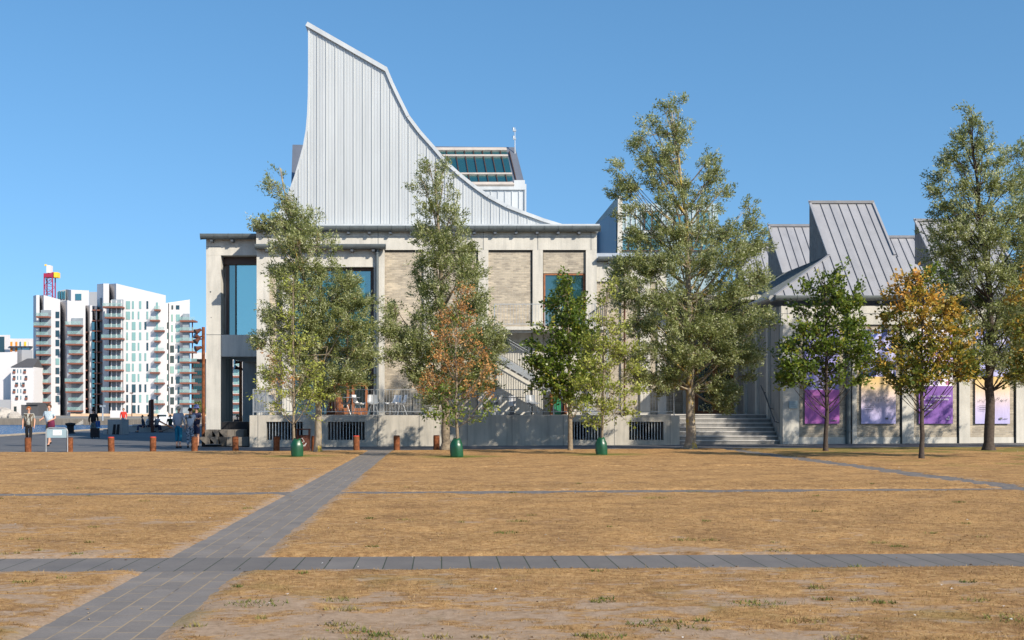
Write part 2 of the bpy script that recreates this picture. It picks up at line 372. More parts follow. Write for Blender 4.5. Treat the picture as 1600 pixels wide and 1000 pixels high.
# small litter, pebbles and fallen leaves
lm = leafmat('litter_bits', [(0, (.05,.03,.02)), (.4, (.20,.10,.04)), (.7, (.45,.30,.12)), (.85, (.6,.58,.55)), (1, (.8,.8,.8))], .1, .8, .2)
n = 420; yy = 6.5+rng.random(n)**1.5*34; xx = (rng.random(n)*1600-CX)*yy/F; zz = lawn_h(xx, yy)+.012; r_ = (.005+.010*rng.random(n))*(1+yy*.02); a = rng.random(n)*6.28
V = np.stack([np.stack([xx+r_*np.cos(a+k*1.571), yy+r_*np.sin(a+k*1.571)*1.2, zz+(.008 if k % 2 else 0)], 1) for k in range(4)], 1).reshape(-1, 3)
tag(np_mesh('litter', V, np.arange(4*n), 4, lm, tint=rng.random(n)), 'scattered pebbles, paper scraps and fallen leaves on the lawn', 'litter', kind='stuff')

# ---------------------------------------------------------------- paths, pavement, quay, water, far land
def grid_sheet(name, x0, x1, y0, y1, dz, mat, label, step=1.0):
    xs = np.unique(np.concatenate([np.arange(x0, x1, step), [x1]])); ys = np.unique(np.concatenate([np.arange(y0, y1, step*3), [y1]]))
    X, Y = np.meshgrid(xs, ys); V = np.stack([X.ravel(), Y.ravel(), (.0055*np.clip(X, -15, 25)+dz).ravel()], 1)
    i = np.arange(len(xs)*len(ys)).reshape(len(ys), len(xs)); q = np.stack([i[:-1,:-1], i[:-1,1:], i[1:,1:], i[1:,:-1]], -1).reshape(-1)
    o = np_mesh(name, V, q, 4, mat); return tag(o, label, kind='structure')
def paver_mat(name, bw, rh, rot, base, joint, jw, off=.5, loc=(0,0,0), jfill=.5):
    m, t, b = nodes_of(name); co = coord(t, rot=rot, loc=loc)
    k = t.nodes.new('ShaderNodeTexBrick'); t.links.new(co, k.inputs['Vector'])
    k.offset = off
    k.inputs['Color1'].default_value = (*[c*.92 for c in base], 1); k.inputs['Color2'].default_value = (*[c*1.1 for c in base], 1)
    k.inputs['Mortar'].default_value = (*[c*.55 for c in base], 1)
    k.inputs['Scale'].default_value = 1; k.inputs['Mortar Size'].default_value = jw; k.inputs['Brick Width'].default_value = bw; k.inputs['Row Height'].default_value = rh
    k.inputs['Mortar Smooth'].default_value = .1
    c = mix(t, k.outputs[0], ramp(t, noise(t, coord(t), 2.2, 6, .7), [(.3, (.82,.82,.84)), (.7, (1.12,1.10,1.08))]), 1, 'MULTIPLY')
    c = mix(t, c, ramp(t, noise(t, coord(t), 60, 3, .8), [(.3, (.85,.85,.85)), (.7, (1.12,1.12,1.12))]), 1, 'MULTIPLY')
    jf = ramp(t, noise(t, coord(t), 1.7, 5, .6), [(jfill-.08, (0,0,0)), (jfill+.08, (1,1,1))])
    jm = math_(t, 'MULTIPLY', k.outputs['Fac'], jf)
    c = mix(t, c, joint, jm)
    t.links.new(c, b.inputs['Base Color']); b.inputs['Roughness'].default_value = .8; b.inputs['Specular IOR Level'].default_value = .3
    bump(t, b, math_(t, 'SUBTRACT', 1, k.outputs['Fac']), .4, .01)
    return m
GP = (.185, .167, .15)
pm = paver_mat('path_pavers', .42, .182, (0, 0, R(90)), GP, (.31, .235, .145), .007, .5, (0, 1.79, 0), .40)
pmc = paver_mat('cross_path_slabs', .27, 1.4, (0, 0, 0), (.15, .138, .127), (.04, .05, .03), .006, 0, (0, -10.4, 0), .3)
def lawn_path_piece(name, x0, x1, y0, y1, mat, label, dz=.008):
    return grid_sheet(name, x0, x1, y0, y1, dz, mat, label)
o = lawn_path_piece('path', PATHX[0], PATHX[1], -20, CROSS[0], pm, 'grey paver path running straight away across the lawn, near stretch')
lawn_path_piece('path', PATHX[0], PATHX[1], CROSS[1], EDGE-.01, pm, 'grey paver path running to the terrace wall, far stretch')
lawn_path_piece('path', -60, 80, CROSS[0], CROSS[1], pmc, 'dark slab path crossing the lawn from side to side')
m, t, b = nodes_of('gravelly_paving'); co = coord(t)
c = ramp(t, noise(t, co, 9, 6, .75), [(.35, (.09,.082,.08)), (.55, (.15,.135,.125)), (.66, (.33,.235,.13))])
c = mix(t, c, ramp(t, noise(t, co, 40, 3, .8), [(.3, (.7,.7,.7)), (.7, (1.25,1.25,1.25))]), 1, 'MULTIPLY')
t.links.new(c, b.inputs['Base Color']); b.inputs['Roughness'].default_value = .9; bump(t, b, noise(t, co, 25, 4, .7), .4, .02); pgr = m
lawn_path_piece('path', -60, PATHX[0]-.002, STRIP2[0], STRIP2[1], pgr, 'narrow grey strip of paving across the lawn, left part')
lawn_path_piece('path', PATHX[1]+.002, 70, STRIP2[0], STRIP2[1], pgr, 'narrow grey strip of paving across the lawn, right part')
lawn_path_piece('path', -60, -3.2, STRIP3[0], STRIP3[1]-.1, pgr, 'faint thin paving strip near the bollards')
lawn_path_piece('path', PATHX2[0], PATHX2[1], STRIP2[1], EDGE-.01, pgr, 'worn paving strip running back at the right of the lawn')
# kerb of the asphalt yard
m, t, b = nodes_of('asphalt'); co = coord(t)
c = ramp(t, noise(t, co, .5, 6, .6), [(.3, (.075,.078,.085)), (.7, (.12,.118,.118))])
c = mix(t, c, ramp(t, noise(t, co, 45, 3, .8), [(.3, (.75,.75,.75)), (.7, (1.25,1.25,1.25))]), 1, 'MULTIPLY')
t.links.new(c, b.inputs['Base Color']); b.inputs['Roughness'].default_value = .85; bump(t, b, noise(t, co, 60, 3, .7), .3, .01); M_asph = m
grid_sheet('pavement', -160, 160, EDGE, 66.5, 0, M_asph, 'dark asphalt walk between the lawn and the buildings', 4)
M_quay = plain('quay_stone', (.40, .33, .25), .85, 0, .2, 1.5, .3, .2)
# quay: its waterside edge bends away to the right, further out
qb = MB(); qz = -.0825
b0 = MB(); b0.prism([(-26.2, 66.4), (260, 66.4), (260, 150), (-29.0, 150), (-27.6, 93)], -2.5, qz); b0.build('pavement', M_asph, label='asphalt quay apron behind the museum', kind='structure')
e = MB(); E = [(-160, 66.9), (-27.1, 66.9), (-28.5, 93), (-29.9, 150)]; W_ = .9
for (xa, ya), (xb, yb) in zip(E, E[1:]):
    d = Vector((xb-xa, yb-ya)).normalized(); nrm = Vector((d.y, -d.x))*W_
    e.prism([(xa, ya), (xa+nrm.x, ya+nrm.y), (xb+nrm.x, yb+nrm.y), (xb, yb)], -2.5, qz+.06)
e.build('quay_edge', M_quay, label='pale stone coping along the water', kind='structure')
m, t, b = nodes_of('harbour_water'); b.inputs['Base Color'].default_value = (.008, .085, .22, 1); b.inputs['Roughness'].default_value = .2; b.inputs['Specular IOR Level'].default_value = .22
bump(t, b, noise(t, coord(t, (1, 2.5, 1)), 1.1, 6, .7), 1.0, .6)
g_ = MB(); g_.add([(-2500, 60, -1.1), (2500, 60, -1.1), (2500, 330, -1.1), (-2500, 330, -1.1)], [(0,1,2,3)]); g_.build('water', m, label='deep blue rippled harbour water', kind='structure')
g_ = MB(); g_.box(-6000, 6000, 222.1, 8000, -4, .1); g_.build('ground', plain('far_ground', (.20, .19, .17), .95, 0, .2, .02), label='far shore ground beyond the water', kind='structure')
# base slab beneath the square so that nothing floats
g_ = MB(); g_.box(-170, 170, -130, 66.4, -3, -.35); g_.build('ground', M_rock, label='earth below the square', kind='structure')

# ================================================================ museum, left block
YF, YB, YL = 54.0, 53.1, 55.35
museum = empty('museum_building', (0, 53, 0), 'pale concrete and buff brick museum with a tall white sail shaped metal roof', 'building')
def X(px): return WX(px, YF)
def Z(py): return WZ(py, YF)
TZ = 1.28                                        # terrace level
ZT = Z(363); ZF = Z(391)
# concrete frame
f = MB()
f.box(X(401), X(932), YF-.12, YF+.35, ZF, ZT)                    # frieze
for a, b_ in ((662, 678), (747, 763), (832, 848), (915, 932)): f.box(X(a), X(b_), YF-.115, YF+.35, TZ-.3, ZF-.002)
f.box(X(763)+.002, X(832)-.002, YF-.02, YF+.3, TZ-.3, Z(514))
f.box(X(848)+.002, X(915)-.002, YF-.02, YF+.3, TZ-.3, Z(514))
f.box(X(932)-.3, X(932), YF+.36, 64, TZ-.3, ZT)                  # right return wall
f.box(X(401), X(401)+.35, YF+.36, 66, -.2, ZT)                   # left return wall
# thin joints between frieze slabs read as dark lines
jj = MB()
for px in (420, 505, 591, 670, 755, 840, 923): jj.box(X(px)-.012, X(px)+.012, YF-.125, YF-.1, ZF, ZT)
jj.box(X(401), X(932), YF-.124, YF-.1, Z(371)-.01, Z(371)+.01)
f.build('concrete_frame', M_conc, museum); jj.build('joint', M_dsteel, museum)
g_ = MB()
for a, b_, t0, t1 in ((600, 662, 660, 391), (678, 747, 660, 391), (763, 832, 514, 391), (848, 915, 427, 391)):
    g_.box(X(a)+.003, X(b_)-.003, YF, YF+.3, Z(t0), Z(t1)-.004)
g_.build('brick_wall', M_brick, museum)
s = MB()
for px in (762, 831, 848, 915, 677, 746): s.box(X(px)-.025, X(px)+.025, YF-.03, YF+.0, TZ, ZF-.01)
s.box(X(600), X(915), YF-.05, YF+.0, ZF-.07, ZF-.004)
s.build('shadow_strip', M_dark, museum)  # dark strips draw shade along panel edges and under the frieze
# tall window with orange frame
wf = MB(); x0, x1, z0, z1 = X(849.5), X(914), Z(512), Z(427)
for a in ((x0, x0+.08, z0, z1), (x1-.08, x1, z0, z1), (x0+.08, x1-.08, z1-.08, z1), (x0+.08, x1-.08, z0, z0+.08)): wf.box(a[0], a[1], YF+.02, YF+.16, a[2], a[3])
wo = wf.build('window', M_wood, museum); pn = MB(); pn.box(x0+.08, x1-.08, YF+.09, YF+.12, z0+.08, z1-.08); pn.build('pane', glass('deep_teal_glass', (.01, .045, .05), .13), wo)
# rear mass, flat roof
mm = MB(); mm.box(X(401)+.36, X(932)-.31, YF+.5, 66, -.2, ZT-.05); mm.build('building_core', M_dark, museum)
rl = MB(); rl.box(X(401)-.1, X(932)+.12, YF-.2, 66.2, ZT+.06, Z(351)); rl.build('roof_ledge', M_whitet, museum)
def gutter(x0, x1, y, z, r, parent, mat=M_gut, seg=.62, mitre=True):
    g = MB(); n = max(1, round((x1-x0)/seg)); prof = []
    for k in range(9):
        a = math.pi+math.pi*k/8; prof.append((y+r*math.cos(a)*.9, z+r*math.sin(a)*1.0))
    prof += [(y+r*.9, z+.05), (y-r*.9, z+.05)]
    g.extrude_yz(prof, x0, x1)
    for k in range(n+1):
        xx = x0+(x1-x0)*k/n; p2 = [(y+(a-y)*1.08, z+(b_-z)*1.08) for a, b_ in prof]; g.extrude_yz(p2, xx-.012, xx+.012)
    g.cur = 1
    for k in range(int((x1-x0)/.95)):
        xx = x0+.5+k*.95; g.box(xx-.06, xx+.06, y-.05, y+.35, z-r-.10, z-r-.01)
    return g.build('gutter', [mat, M_dsteel], parent)
gutter(X(398), X(936), YF-.35, Z(357), .2, museum)
def downpipe(x, y, z0, z1, parent, r=.05, mat=M_gut):
    g = MB(); g.tube((x, y, z0), (x, y, z1), r, n=10)
    for z in np.arange(z0+.6, z1, 2.2): g.tube((x, y, z), (x, y, z+.06), r*1.35, n=10)
    return g.build('downpipe', mat, parent, smooth=False)
# lower wing to the right, x 932..1055
YW = YF+.06; XW1 = 10.25
f = MB(); f.box(X(932)+.004, XW1, YW-.10, YW+.35, Z(440), Z(409)); f.box(X(1000), X(1016), YW-.1, YW+.35, TZ-.3, Z(440)-.003); f.box(XW1-.4, XW1, YW-.1, 60, TZ-.3, Z(440)-.003)
f.box(X(932)+.004, XW1, YW+.352, 60.0, Z(440), Z(409)-.01)
f.build('concrete_frame', M_conc, museum)
g_ = MB(); g_.box(X(932)+.004, XW1-.41, YW, YW+.3, TZ-.3, Z(440)-.004); g_.build('brick_wall', M_brick, museum)
g_ = MB(); g_.box(X(932)+.004, XW1-.41, YW+.31, 59.9, TZ-.3, Z(440)-.2); g_.build('building_core', M_dark, museum)
rl = MB(); rl.add([(X(932)+.01, YW-.25, Z(404)), (XW1+.2, YW-.25, Z(404)), (XW1+.2, YW+2.2, Z(404)+.55), (X(932)+.01, YW+2.2, Z(404)+.55),
                   (X(932)+.01, YW-.25, Z(404)-.1), (XW1+.2, YW-.25, Z(404)-.1), (XW1+.2, YW+2.2, Z(404)-.1), (X(932)+.01, YW+2.2, Z(404)-.1)],
                  [(0,1,2,3), (7,6,5,4), (0,4,5,1), (1,5,6,2), (2,6,7,3), (3,7,4,0)]); rl.build('roof_ledge', M_whitet, museum)
gutter(X(934), XW1+.25, YW-.32, Z(404), .15, museum)
downpipe(X(975), YW-.2, TZ, Z(408), museum, .045, M_rustd)
# protruding bay, x 401..600
def XB(px): return WX(px, YB)
def ZB(py): return WZ(py, YB)
f = MB(); f.box(XB(401), XB(600), YB, YF-.13, ZB(417), ZB(390))
for a, b_ in ((401, 420), (441, 456), (584, 600)): f.box(XB(a), XB(b_), YB, YF-.13, TZ-.3, ZB(417)-.003)
f.box(XB(401), XB(401)+.3, YF-.128, YF-.125+.004, 0, 1)
f.build('concrete_frame', M_conc, museum)
g_ = MB(); g_.box(XB(420)+.004, XB(441)-.004, YB+.35, YB+.6, TZ-.3, ZB(417)); g_.build('brick_wall', M_brick, museum)
rl = MB(); rl.box(XB(400)-.05, XB(601), YB-.12, YF-.14, ZB(388), ZB(383)); rl.build('roof_ledge', M_dsteel, museum)
gutter(XB(401), XB(603), YB-.3, ZB(385), .17, museum)
downpipe(XB(589.5), YB-.12, TZ, ZB(390), museum, .075)
wf = MB(); x0, x1, z0, z1 = XB(456), XB(583), TZ, ZB(418)
for a, b_ in ((x0, x0+.1), (x1-.14, x1), (XB(498), XB(501)), (XB(541), XB(543))): wf.box(a, b_, YB+.35, YB+.5, z0, z1)
wf.box(x0+.1, x1-.14, YB+.36, YB+.49, z1-.12, z1); wf.box(x0+.1, x1-.14, YB+.36, YB+.49, ZB(548), ZB(542))
wo = wf.build('window', M_brown, museum)
for a, b_ in ((456, 498), (501, 541), (543, 579)):
    pn = MB(); pn.box(XB(a)+.02, XB(b_)-.02, YB+.40, YB+.44, ZB(542), z1-.12); pn.build('pane', M_glass, wo)
    pn = MB(); pn.box(XB(a)+.02, XB(b_)-.02, YB+.40, YB+.44, z0, ZB(548)); pn.build('pane', M_glassd, wo)
for a, b_ in ((520, 545), (549, 574)):
    d = MB(); xa, xb = XB(a), XB(b_)
    d.box(xa, xa+.12, YB+.24, YB+.34, TZ, ZB(598)); d.box(xb-.12, xb, YB+.24, YB+.34, TZ, ZB(598)); d.box(xa+.12, xb-.12, YB+.24, YB+.34, ZB(603), ZB(598)); d.box(xa+.12, xb-.12, YB+.24, YB+.34, TZ, TZ+.3)
    do = d.build('door', M_wood, museum); p = MB(); p.box(xa+.12, xb-.12, YB+.28, YB+.30, TZ+.3, ZB(603)); p.build('pane', M_glassd, do)
# left gallery block, x 322..401
def XL(px): return WX(px, YL)
def ZL(py): return WZ(py, YL)
f = MB(); f.box(XL(322), XL(345), YL, YL+1.1, -.12, ZL(399)); f.box(XL(322), XL(404), YL, YL+.6, ZL(399)+.003, ZL(373))
f.box(XL(345)+.003, XL(404), YL+.05, YL+7, ZL(557), ZL(523)); f.box(XL(322), XL(345), YL+1.103, YL+9, ZL(399)+.003, ZL(373))
f.box(XL(322), XL(322)+.3, YL+1.103, YL+9, ZL(523), ZL(399)); f.box(XL(322)+.4, XL(345), YL+1.11, YL+3.2, -.1, ZL(523)-.01)
f.box(XL(322)+.4, XL(404), YL+.61, YL+9, ZL(399)+.1, ZL(376))
f.build('concrete_frame', M_conc, museum)
jn = MB()
for zz in (ZL(385), ZL(523)): jn.box(XL(322)+.02, XL(345), YL-.006, YL+.01, zz-.01, zz+.01)
for px, py in ((329, 456), (330, 496)): jn.tube((XL(px), YL-.012, ZL(py)), (XL(px), YL+.02, ZL(py)), .035 if py < 470 else .02, n=10)
for yy in (1.5, 2.2, 2.9): jn.box(XL(345)-.004, XL(345)+.006, YL+yy, YL+yy+.04, -.1, ZL(558))
jn.build('joint', M_dsteel, museum)
rl = MB(); rl.box(XL(320), XL(404), YL-.05, YL+9.2, ZL(373)+.004, ZL(366))
rl.build('roof_ledge', M_whitet, museum)
gutter(XL(316), XL(404), YL-.32, ZL(369), .2, museum)
wf = MB(); x0, x1, z0, z1 = XL(349), XL(404), ZL(523)+.003, ZL(399)
yw = YL+.75
for a, b_ in ((x0, x0+.13), (XL(363), XL(363)+.06)): wf.box(a, b_, yw, yw+.2, z0, z1)
wf.box(XL(345), XL(404), yw-.1, yw+.2, z1-.35, z1)
wo = wf.build('window', M_brown, museum)
pn = MB(); pn.box(x0+.13, XL(363), yw+.08, yw+.11, z0, z1-.35); pn.build('pane', M_glass, wo)
pn = MB(); pn.box(XL(363)+.06, x1, yw+.08, yw+.11, z0, z1-.35); pn.build('pane', M_glasst, wo)
mm = MB(); mm.box(XL(345), X(401), YL+1.0, YL+1.1, z0, z1); mm.build('inner_wall', M_conc, museum)
bw = MB(); bw.box(WX(379, 62), WX(450, 62), 62, 63, -.15, 9); bw.build('rear_wall', M_concg, museum)
# -------- sail shaped roof
roof_r = [(603,108),(613,132),(624.5,156),(638,183),(656,207),(676.5,230),(697,254.5),(717,272.5),(739.5,290.5),(762,306.5),(791,322),(820.5,333.5),(847.5,343.5),(880,353.5)]
roof_l = [(482,38),(482,110),(481.6,150),(480.3,180),(478,205),(474,228),(469,246),(461,274),(450,304),(440,325),(428,343),(418,354)]
YR = YF+.35; S = lambda p: (WX(p[0], YR), WZ(p[1], YR))
poly = [S(p) for p in roof_l[::-1]]+[S(p) for p in roof_r]      # clockwise in XZ seen from front
sail = MB(); sail.extrude_xz(poly[::-1], YR, YR+8.5); so_ = sail.build('sail_roof', M_white, museum)
def top_at(x):
    P = [S(p) for p in roof_l[::-1]]+[S(p) for p in roof_r]
    for (xa, za), (xb, zb) in zip(P, P[1:]):
        if xa <= x < xb and xb > xa: return za+(zb-za)*(x-xa)/(xb-xa)
    return Z(354)
ribs = MB(); x = WX(424, YR); k = 0; dxr = 14.3*YR/F
while x < WX(868, YR):
    zt = min(top_at(x-.03), top_at(x+.03))-.03
    if zt > Z(352): ribs.box(x-.014, x+.014, YR-.034, YR, Z(354), zt)
    for q, wq in ((.36, .035), (.68, .035)):
        xq = x+dxr*q; zq = min(top_at(xq-.04), top_at(xq+.04))-.05
        if zq > Z(352): ribs.box(xq-wq, xq+wq, YR-.009, YR, Z(354), zq)
    x += dxr
ribs.build('standing_seam', M_seam, so_)
fas = MB()
def fascia(P, w_, y0, y1):
    for (xa, za), (xb, zb) in zip(P, P[1:]):
        d = Vector((xb-xa, zb-za)).normalized(); n = Vector((-d.y, d.x))
        if n.y < 0 and w_ > 0: n = -n
        fas.add([(xa, y0, za), (xb, y0, zb), (xb-n.x*w_, y0, zb-n.y*w_), (xa-n.x*w_, y0, za-n.y*w_), (xa, y1, za), (xb, y1, zb), (xb-n.x*w_, y1, zb-n.y*w_), (xa-n.x*w_, y1, za-n.y*w_)],
                [(0,1,2,3), (7,6,5,4), (0,4,5,1), (1,5,6,2), (2,6,7,3), (3,7,4,0)])
PR = [(x+.06, z+.05) for x, z in [S(p) for p in roof_r]]
fascia([(S((481, 37))[0], S((481, 37))[1]+.05), PR[0]], .2, YR-.14, YR+8.6); fascia(PR, .15, YR-.12, YR+8.6)
PL = [S((p[0]-.5, p[1])) for p in roof_l]
for (xa, za), (xb, zb) in zip(PL, PL[1:]):
    fas.add([(xa, YR-.05, za), (xa+.09, YR-.05, za), (xb+.09, YR-.05, zb), (xb, YR-.05, zb), (xa, YR+8.6, za), (xa+.09, YR+8.6, za), (xb+.09, YR+8.6, zb), (xb, YR+8.6, zb)],
            [(0,3,2,1), (4,5,6,7), (0,1,5,4), (1,2,6,5), (2,3,7,6), (3,0,4,7)])
fas.build('fascia', M_whitet, so_)
fl = MB(); fl.box(X(420), X(930), YR-.3, YR-.1, Z(353.5), Z(351.5)); 
for px in range(430, 930, 23): fl.tube((X(px), YR-.33, Z(351)), (X(px), YR-.33, Z(350)), .03, n=6)
fl.build('roof_edge', M_whitet, so_)
# -------- skylight tower behind
YS = 66.0
def P3(px, py, Y): return (WX(px, Y), Y, WZ(py, Y))
def YZ_on(px, py):   # point on the tilted glazing plane Y = YS .. YS+3
    t_ = (290-py)/61.0; Y = YS+3.0*t_; return P3(px, py, Y)
tw = MB(); bl, br_ = P3(455, 292, YS), P3(820, 288, YS); tl, tr = P3(457, 226, YS+3), P3(805, 230, YS+3)
tw.add([bl, br_, tr, tl, (bl[0], YS+8, bl[2]), (br_[0], YS+8, br_[2]), (tr[0], YS+7, tr[2]), (tl[0], YS+7, tl[2])],
       [(0,1,2,3), (1,5,6,2), (5,4,7,6), (4,0,3,7), (3,2,6,7), (0,4,5,1)])
tower = tw.build('skylight_roof', M_dzinc, museum)
lb = MB(); lb.box(bl[0], br_[0], YS, YS+8, 7, bl[2]-.002); lbo = lb.build('tower_wall', M_whitet, museum)
lr = MB()
for px in range(470, 820, 11): lr.box(WX(px, YS)-.02, WX(px, YS)+.02, YS-.05, YS, 7, WZ(297, YS))
lr.box(bl[0], br_[0]+.03, YS-.12, YS-.051, WZ(297, YS), WZ(292, YS)); lr.box(br_[0]-.02, br_[0]+.08, YS-.1, YS+.2, 7, WZ(288, YS)); lr.box(WX(803, YS), br_[0], YS-.11, YS+.1, WZ(292, YS)+.002, WZ(282, YS))
lr.build('standing_seam', M_seam, lbo)
def sheet(mb, a, b_, c_, d_, t_=.05):     # thin slab from 4 px points on the glazing plane
    q = [Vector(p) for p in (a, b_, c_, d_)]; n = (q[1]-q[0]).cross(q[3]-q[0]).normalized()
    if n.y > 0: n = -n
    mb.add([p+n*t_ for p in q]+[p-n*.01 for p in q], [(0,1,2,3), (7,6,5,4), (0,4,5,1), (1,5,6,2), (2,6,7,3), (3,7,4,0)])
gw = MB(); sheet(gw, YZ_on(560, 238), YZ_on(792, 238), YZ_on(803, 290), YZ_on(560, 290), .04); gwo = gw.build('skylight_glazing', glass('skylight_glass', (.012, .06, .07), .22), museum)
fr = MB()
for ya, yb in ((234, 238), (245, 247.2), (273.5, 275.5), (288, 292)):
    dxx = (ya-238)/52*11; sheet(fr, YZ_on(560, ya), YZ_on(792+dxx, ya), YZ_on(792+dxx+(yb-ya)*.2, yb), YZ_on(560, yb), .16)
fr.build('frame', plain('beige_frame', (.42, .38, .34), .6), gwo)
fr = MB()
for px in range(585, 800, 14):
    a = px; b2 = px+(px-560)/230*11+1; sheet(fr, YZ_on(a, 238), YZ_on(a+1.2, 238), YZ_on(b2+1.2, 290), YZ_on(b2, 290), .12)
fr.build('mullion', M_brown, gwo)
an = MB(); a0 = P3(804.5, 240, YS+2.5); an.tube(a0, P3(804.5, 199, YS+2.5), .03, .015)
for py, r_ in ((204, .09), (217, .08)):
    c_ = P3(804.5, py, YS+2.5); an.box(c_[0]-r_*1.3, c_[0]+r_*.8, c_[1]-.05, c_[1]+.05, c_[2]-.05, c_[2]+.05); an.lathe([(.01, -.1), (.05, -.06), (.05, .06), (.01, .1)], (c_[0]-r_, c_[1], c_[2]+.1), 8)
ao = an.build('weather_mast', M_steel); tag(ao, 'thin weather mast on the corner of the skylight roof', 'mast')

# ================================================================ terrace
YT = 48.8
def XT(px): return WX(px, YT)
terr = empty('terrace', (0, YT, 0), 'raised concrete terrace with barred vents in front of the brick facade', 'terrace')
vents = [(416, 473), (512, 570), (893, 939), (983, 1037)]
f = MB(); zt, zb = WZ(649, YT), -.2; v0, v1 = WZ(687.5, YT), WZ(659, YT); xs_ = [390]
for a, b_ in vents:
    f.box(XT(xs_[-1]), XT(a), YT, YT+.35, v0, v1); xs_.append(b_)
f.box(XT(xs_[-1]), XT(1062), YT, YT+.35, v0, v1)
f.box(XT(390), XT(1062), YT, YT+.35, v1+.0005, zt); f.box(XT(390), XT(1062), YT, YT+.35, zb, v0-.0005)
f.box(XT(390), XT(390)+.3, YT+.351, YF-.2, zb, zt); f.box(XT(1062)-.3, XT(1062), YT+.351, YF-.2, zb, zt)
f.build('terrace_wall', M_conc2, terr)
jn = MB()
for px in (403, 494, 590, 655, 730, 800, 880, 960, 1047): jn.box(XT(px)-.009, XT(px)+.009, YT-.004, YT+.01, zb, zt)
jn.build('joint', M_dsteel, terr)
dk = MB(); dk.box(XT(390)+.3, XT(1062)-.3, YT+.36, YF-.13, TZ-.15, TZ-.01); dk.box(XT(390)+.31, XT(1062)-.31, YT+1.6, YT+1.7, zb, TZ-.16); dk.build('deck', M_concg, terr)
for i, (a, b_) in enumerate(vents):
    g_ = MB(); n = 12 if i != 2 else 10
    for k in range(n+1):
        xx = XT(a)+(XT(b_)-XT(a))*k/n; g_.box(xx-.014, xx+.014, YT+.08, YT+.11, v0+.003, v1-.003)
    go = g_.build('vent_grille', M_steel, terr)
    bk = MB(); cx_ = XT([458, 543, 908, 1012][i]); cz = (v0+v1)/2-.05
    bk.ring([[(cx_+r_*math.cos(6.2832*j/20), y_, cz+r_*math.sin(6.2832*j/20)) for j in range(20)] for r_, y_ in ((.30, YT+1.2), (.34, YT+.5), (.30, YT+.45), (.26, YT+.5), (.25, YT+1.1))])
    bk.build('duct', M_dark, go)
# terrace railing
def railing(x0, x1, y, z, parent, hgt=1.06, name='railing', mat=M_steel, step=.125, posts=2.4):
    g = MB(); g.box(x0, x1, y-.02, y+.02, z+hgt-.03, z+hgt); g.box(x0, x1, y-.012, y+.012, z+.10, z+.13)
    n = int((x1-x0)/step)
    for k in range(n+1):
        xx = x0+(x1-x0)*k/n; g.box(xx-.0065, xx+.0065, y-.0065, y+.0065, z+.13, z+hgt-.03)
    n = max(1, round((x1-x0)/posts))
    for k in range(n+1):
        xx = x0+(x1-x0)*k/n; g.box(xx-.02, xx+.02, y-.026, y+.026, z-.25, z+hgt+.002)
    return g.build(name, mat, parent)
railing(XT(395), XT(1054), YT+.12, WZ(647.5, YT), terr, .99+.05)
# side railing
g_ = MB(); xr = XT(395); g_.box(xr-.02, xr+.02, YT+.16, YF-1, TZ+1.03, TZ+1.06)
for y in np.arange(YT+.3, YF-1, .125): g_.box(xr-.006, xr+.006, y-.006, y+.006, TZ+.1, TZ+1.03)
g_.build('side_railing', M_steel, terr)

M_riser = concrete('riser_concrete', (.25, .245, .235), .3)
# entrance steps and recessed doorway
steps = empty('entrance_steps', (11.9, YT, 0), 'wide grey stone entrance steps between the terrace and the banner wall', 'steps')
x0, x1 = XT(1062)+.003, 13.75; nst = 7; zt = WZ(647, 50.6)
for k in range(nst):
    zz = .06+(1.31-.06)*(k+1)/nst; zl = .06+(1.31-.06)*k/nst; yy = YT+.25+.27*k
    xe = 13.98
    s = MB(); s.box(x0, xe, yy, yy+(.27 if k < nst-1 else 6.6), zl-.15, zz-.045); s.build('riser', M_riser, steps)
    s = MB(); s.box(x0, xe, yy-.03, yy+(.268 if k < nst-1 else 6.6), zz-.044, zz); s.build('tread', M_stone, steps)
ent = MB(); ent.box(XW1, 13.98, 57.0, 57.5, 1.3, 6.4); ent.build('entrance_wall', M_brick, museum)
for a, b_ in ((1066, 1074), (1150, 1154)): q = MB(); q.box(WX(a, 57), WX(b_, 57) if b_ < 1100 else 13.97, 56.85, 56.998, 1.3, 6.4); q.build('pilaster', M_conc, museum)
d = MB(); xa, xb = WX(1082, 57), WX(1148, 57); zt_ = 4.6
for a in ((xa, xa+.22), ((xa+xb)/2-.12, (xa+xb)/2+.12), (xb-.25, xb)): d.box(a[0], a[1], 56.72, 56.9, 1.31, zt_)
d.box(xa, xb, 56.73, 56.89, zt_-.3+.001, zt_+.02); d.box(xa, xb, 56.735, 56.885, 1.311, 1.45)
do = d.build('entrance_door', M_wood, museum); q = MB(); q.box(xa+.1, xb-.1, 56.8, 56.83, 1.4, zt_-.2); q.build('pane', M_glassd, do)
soff = MB(); soff.box(XW1-.1, 14.2, 52.6, 57.4, 6.4, 6.6); soff.build('canopy', M_conc, museum)

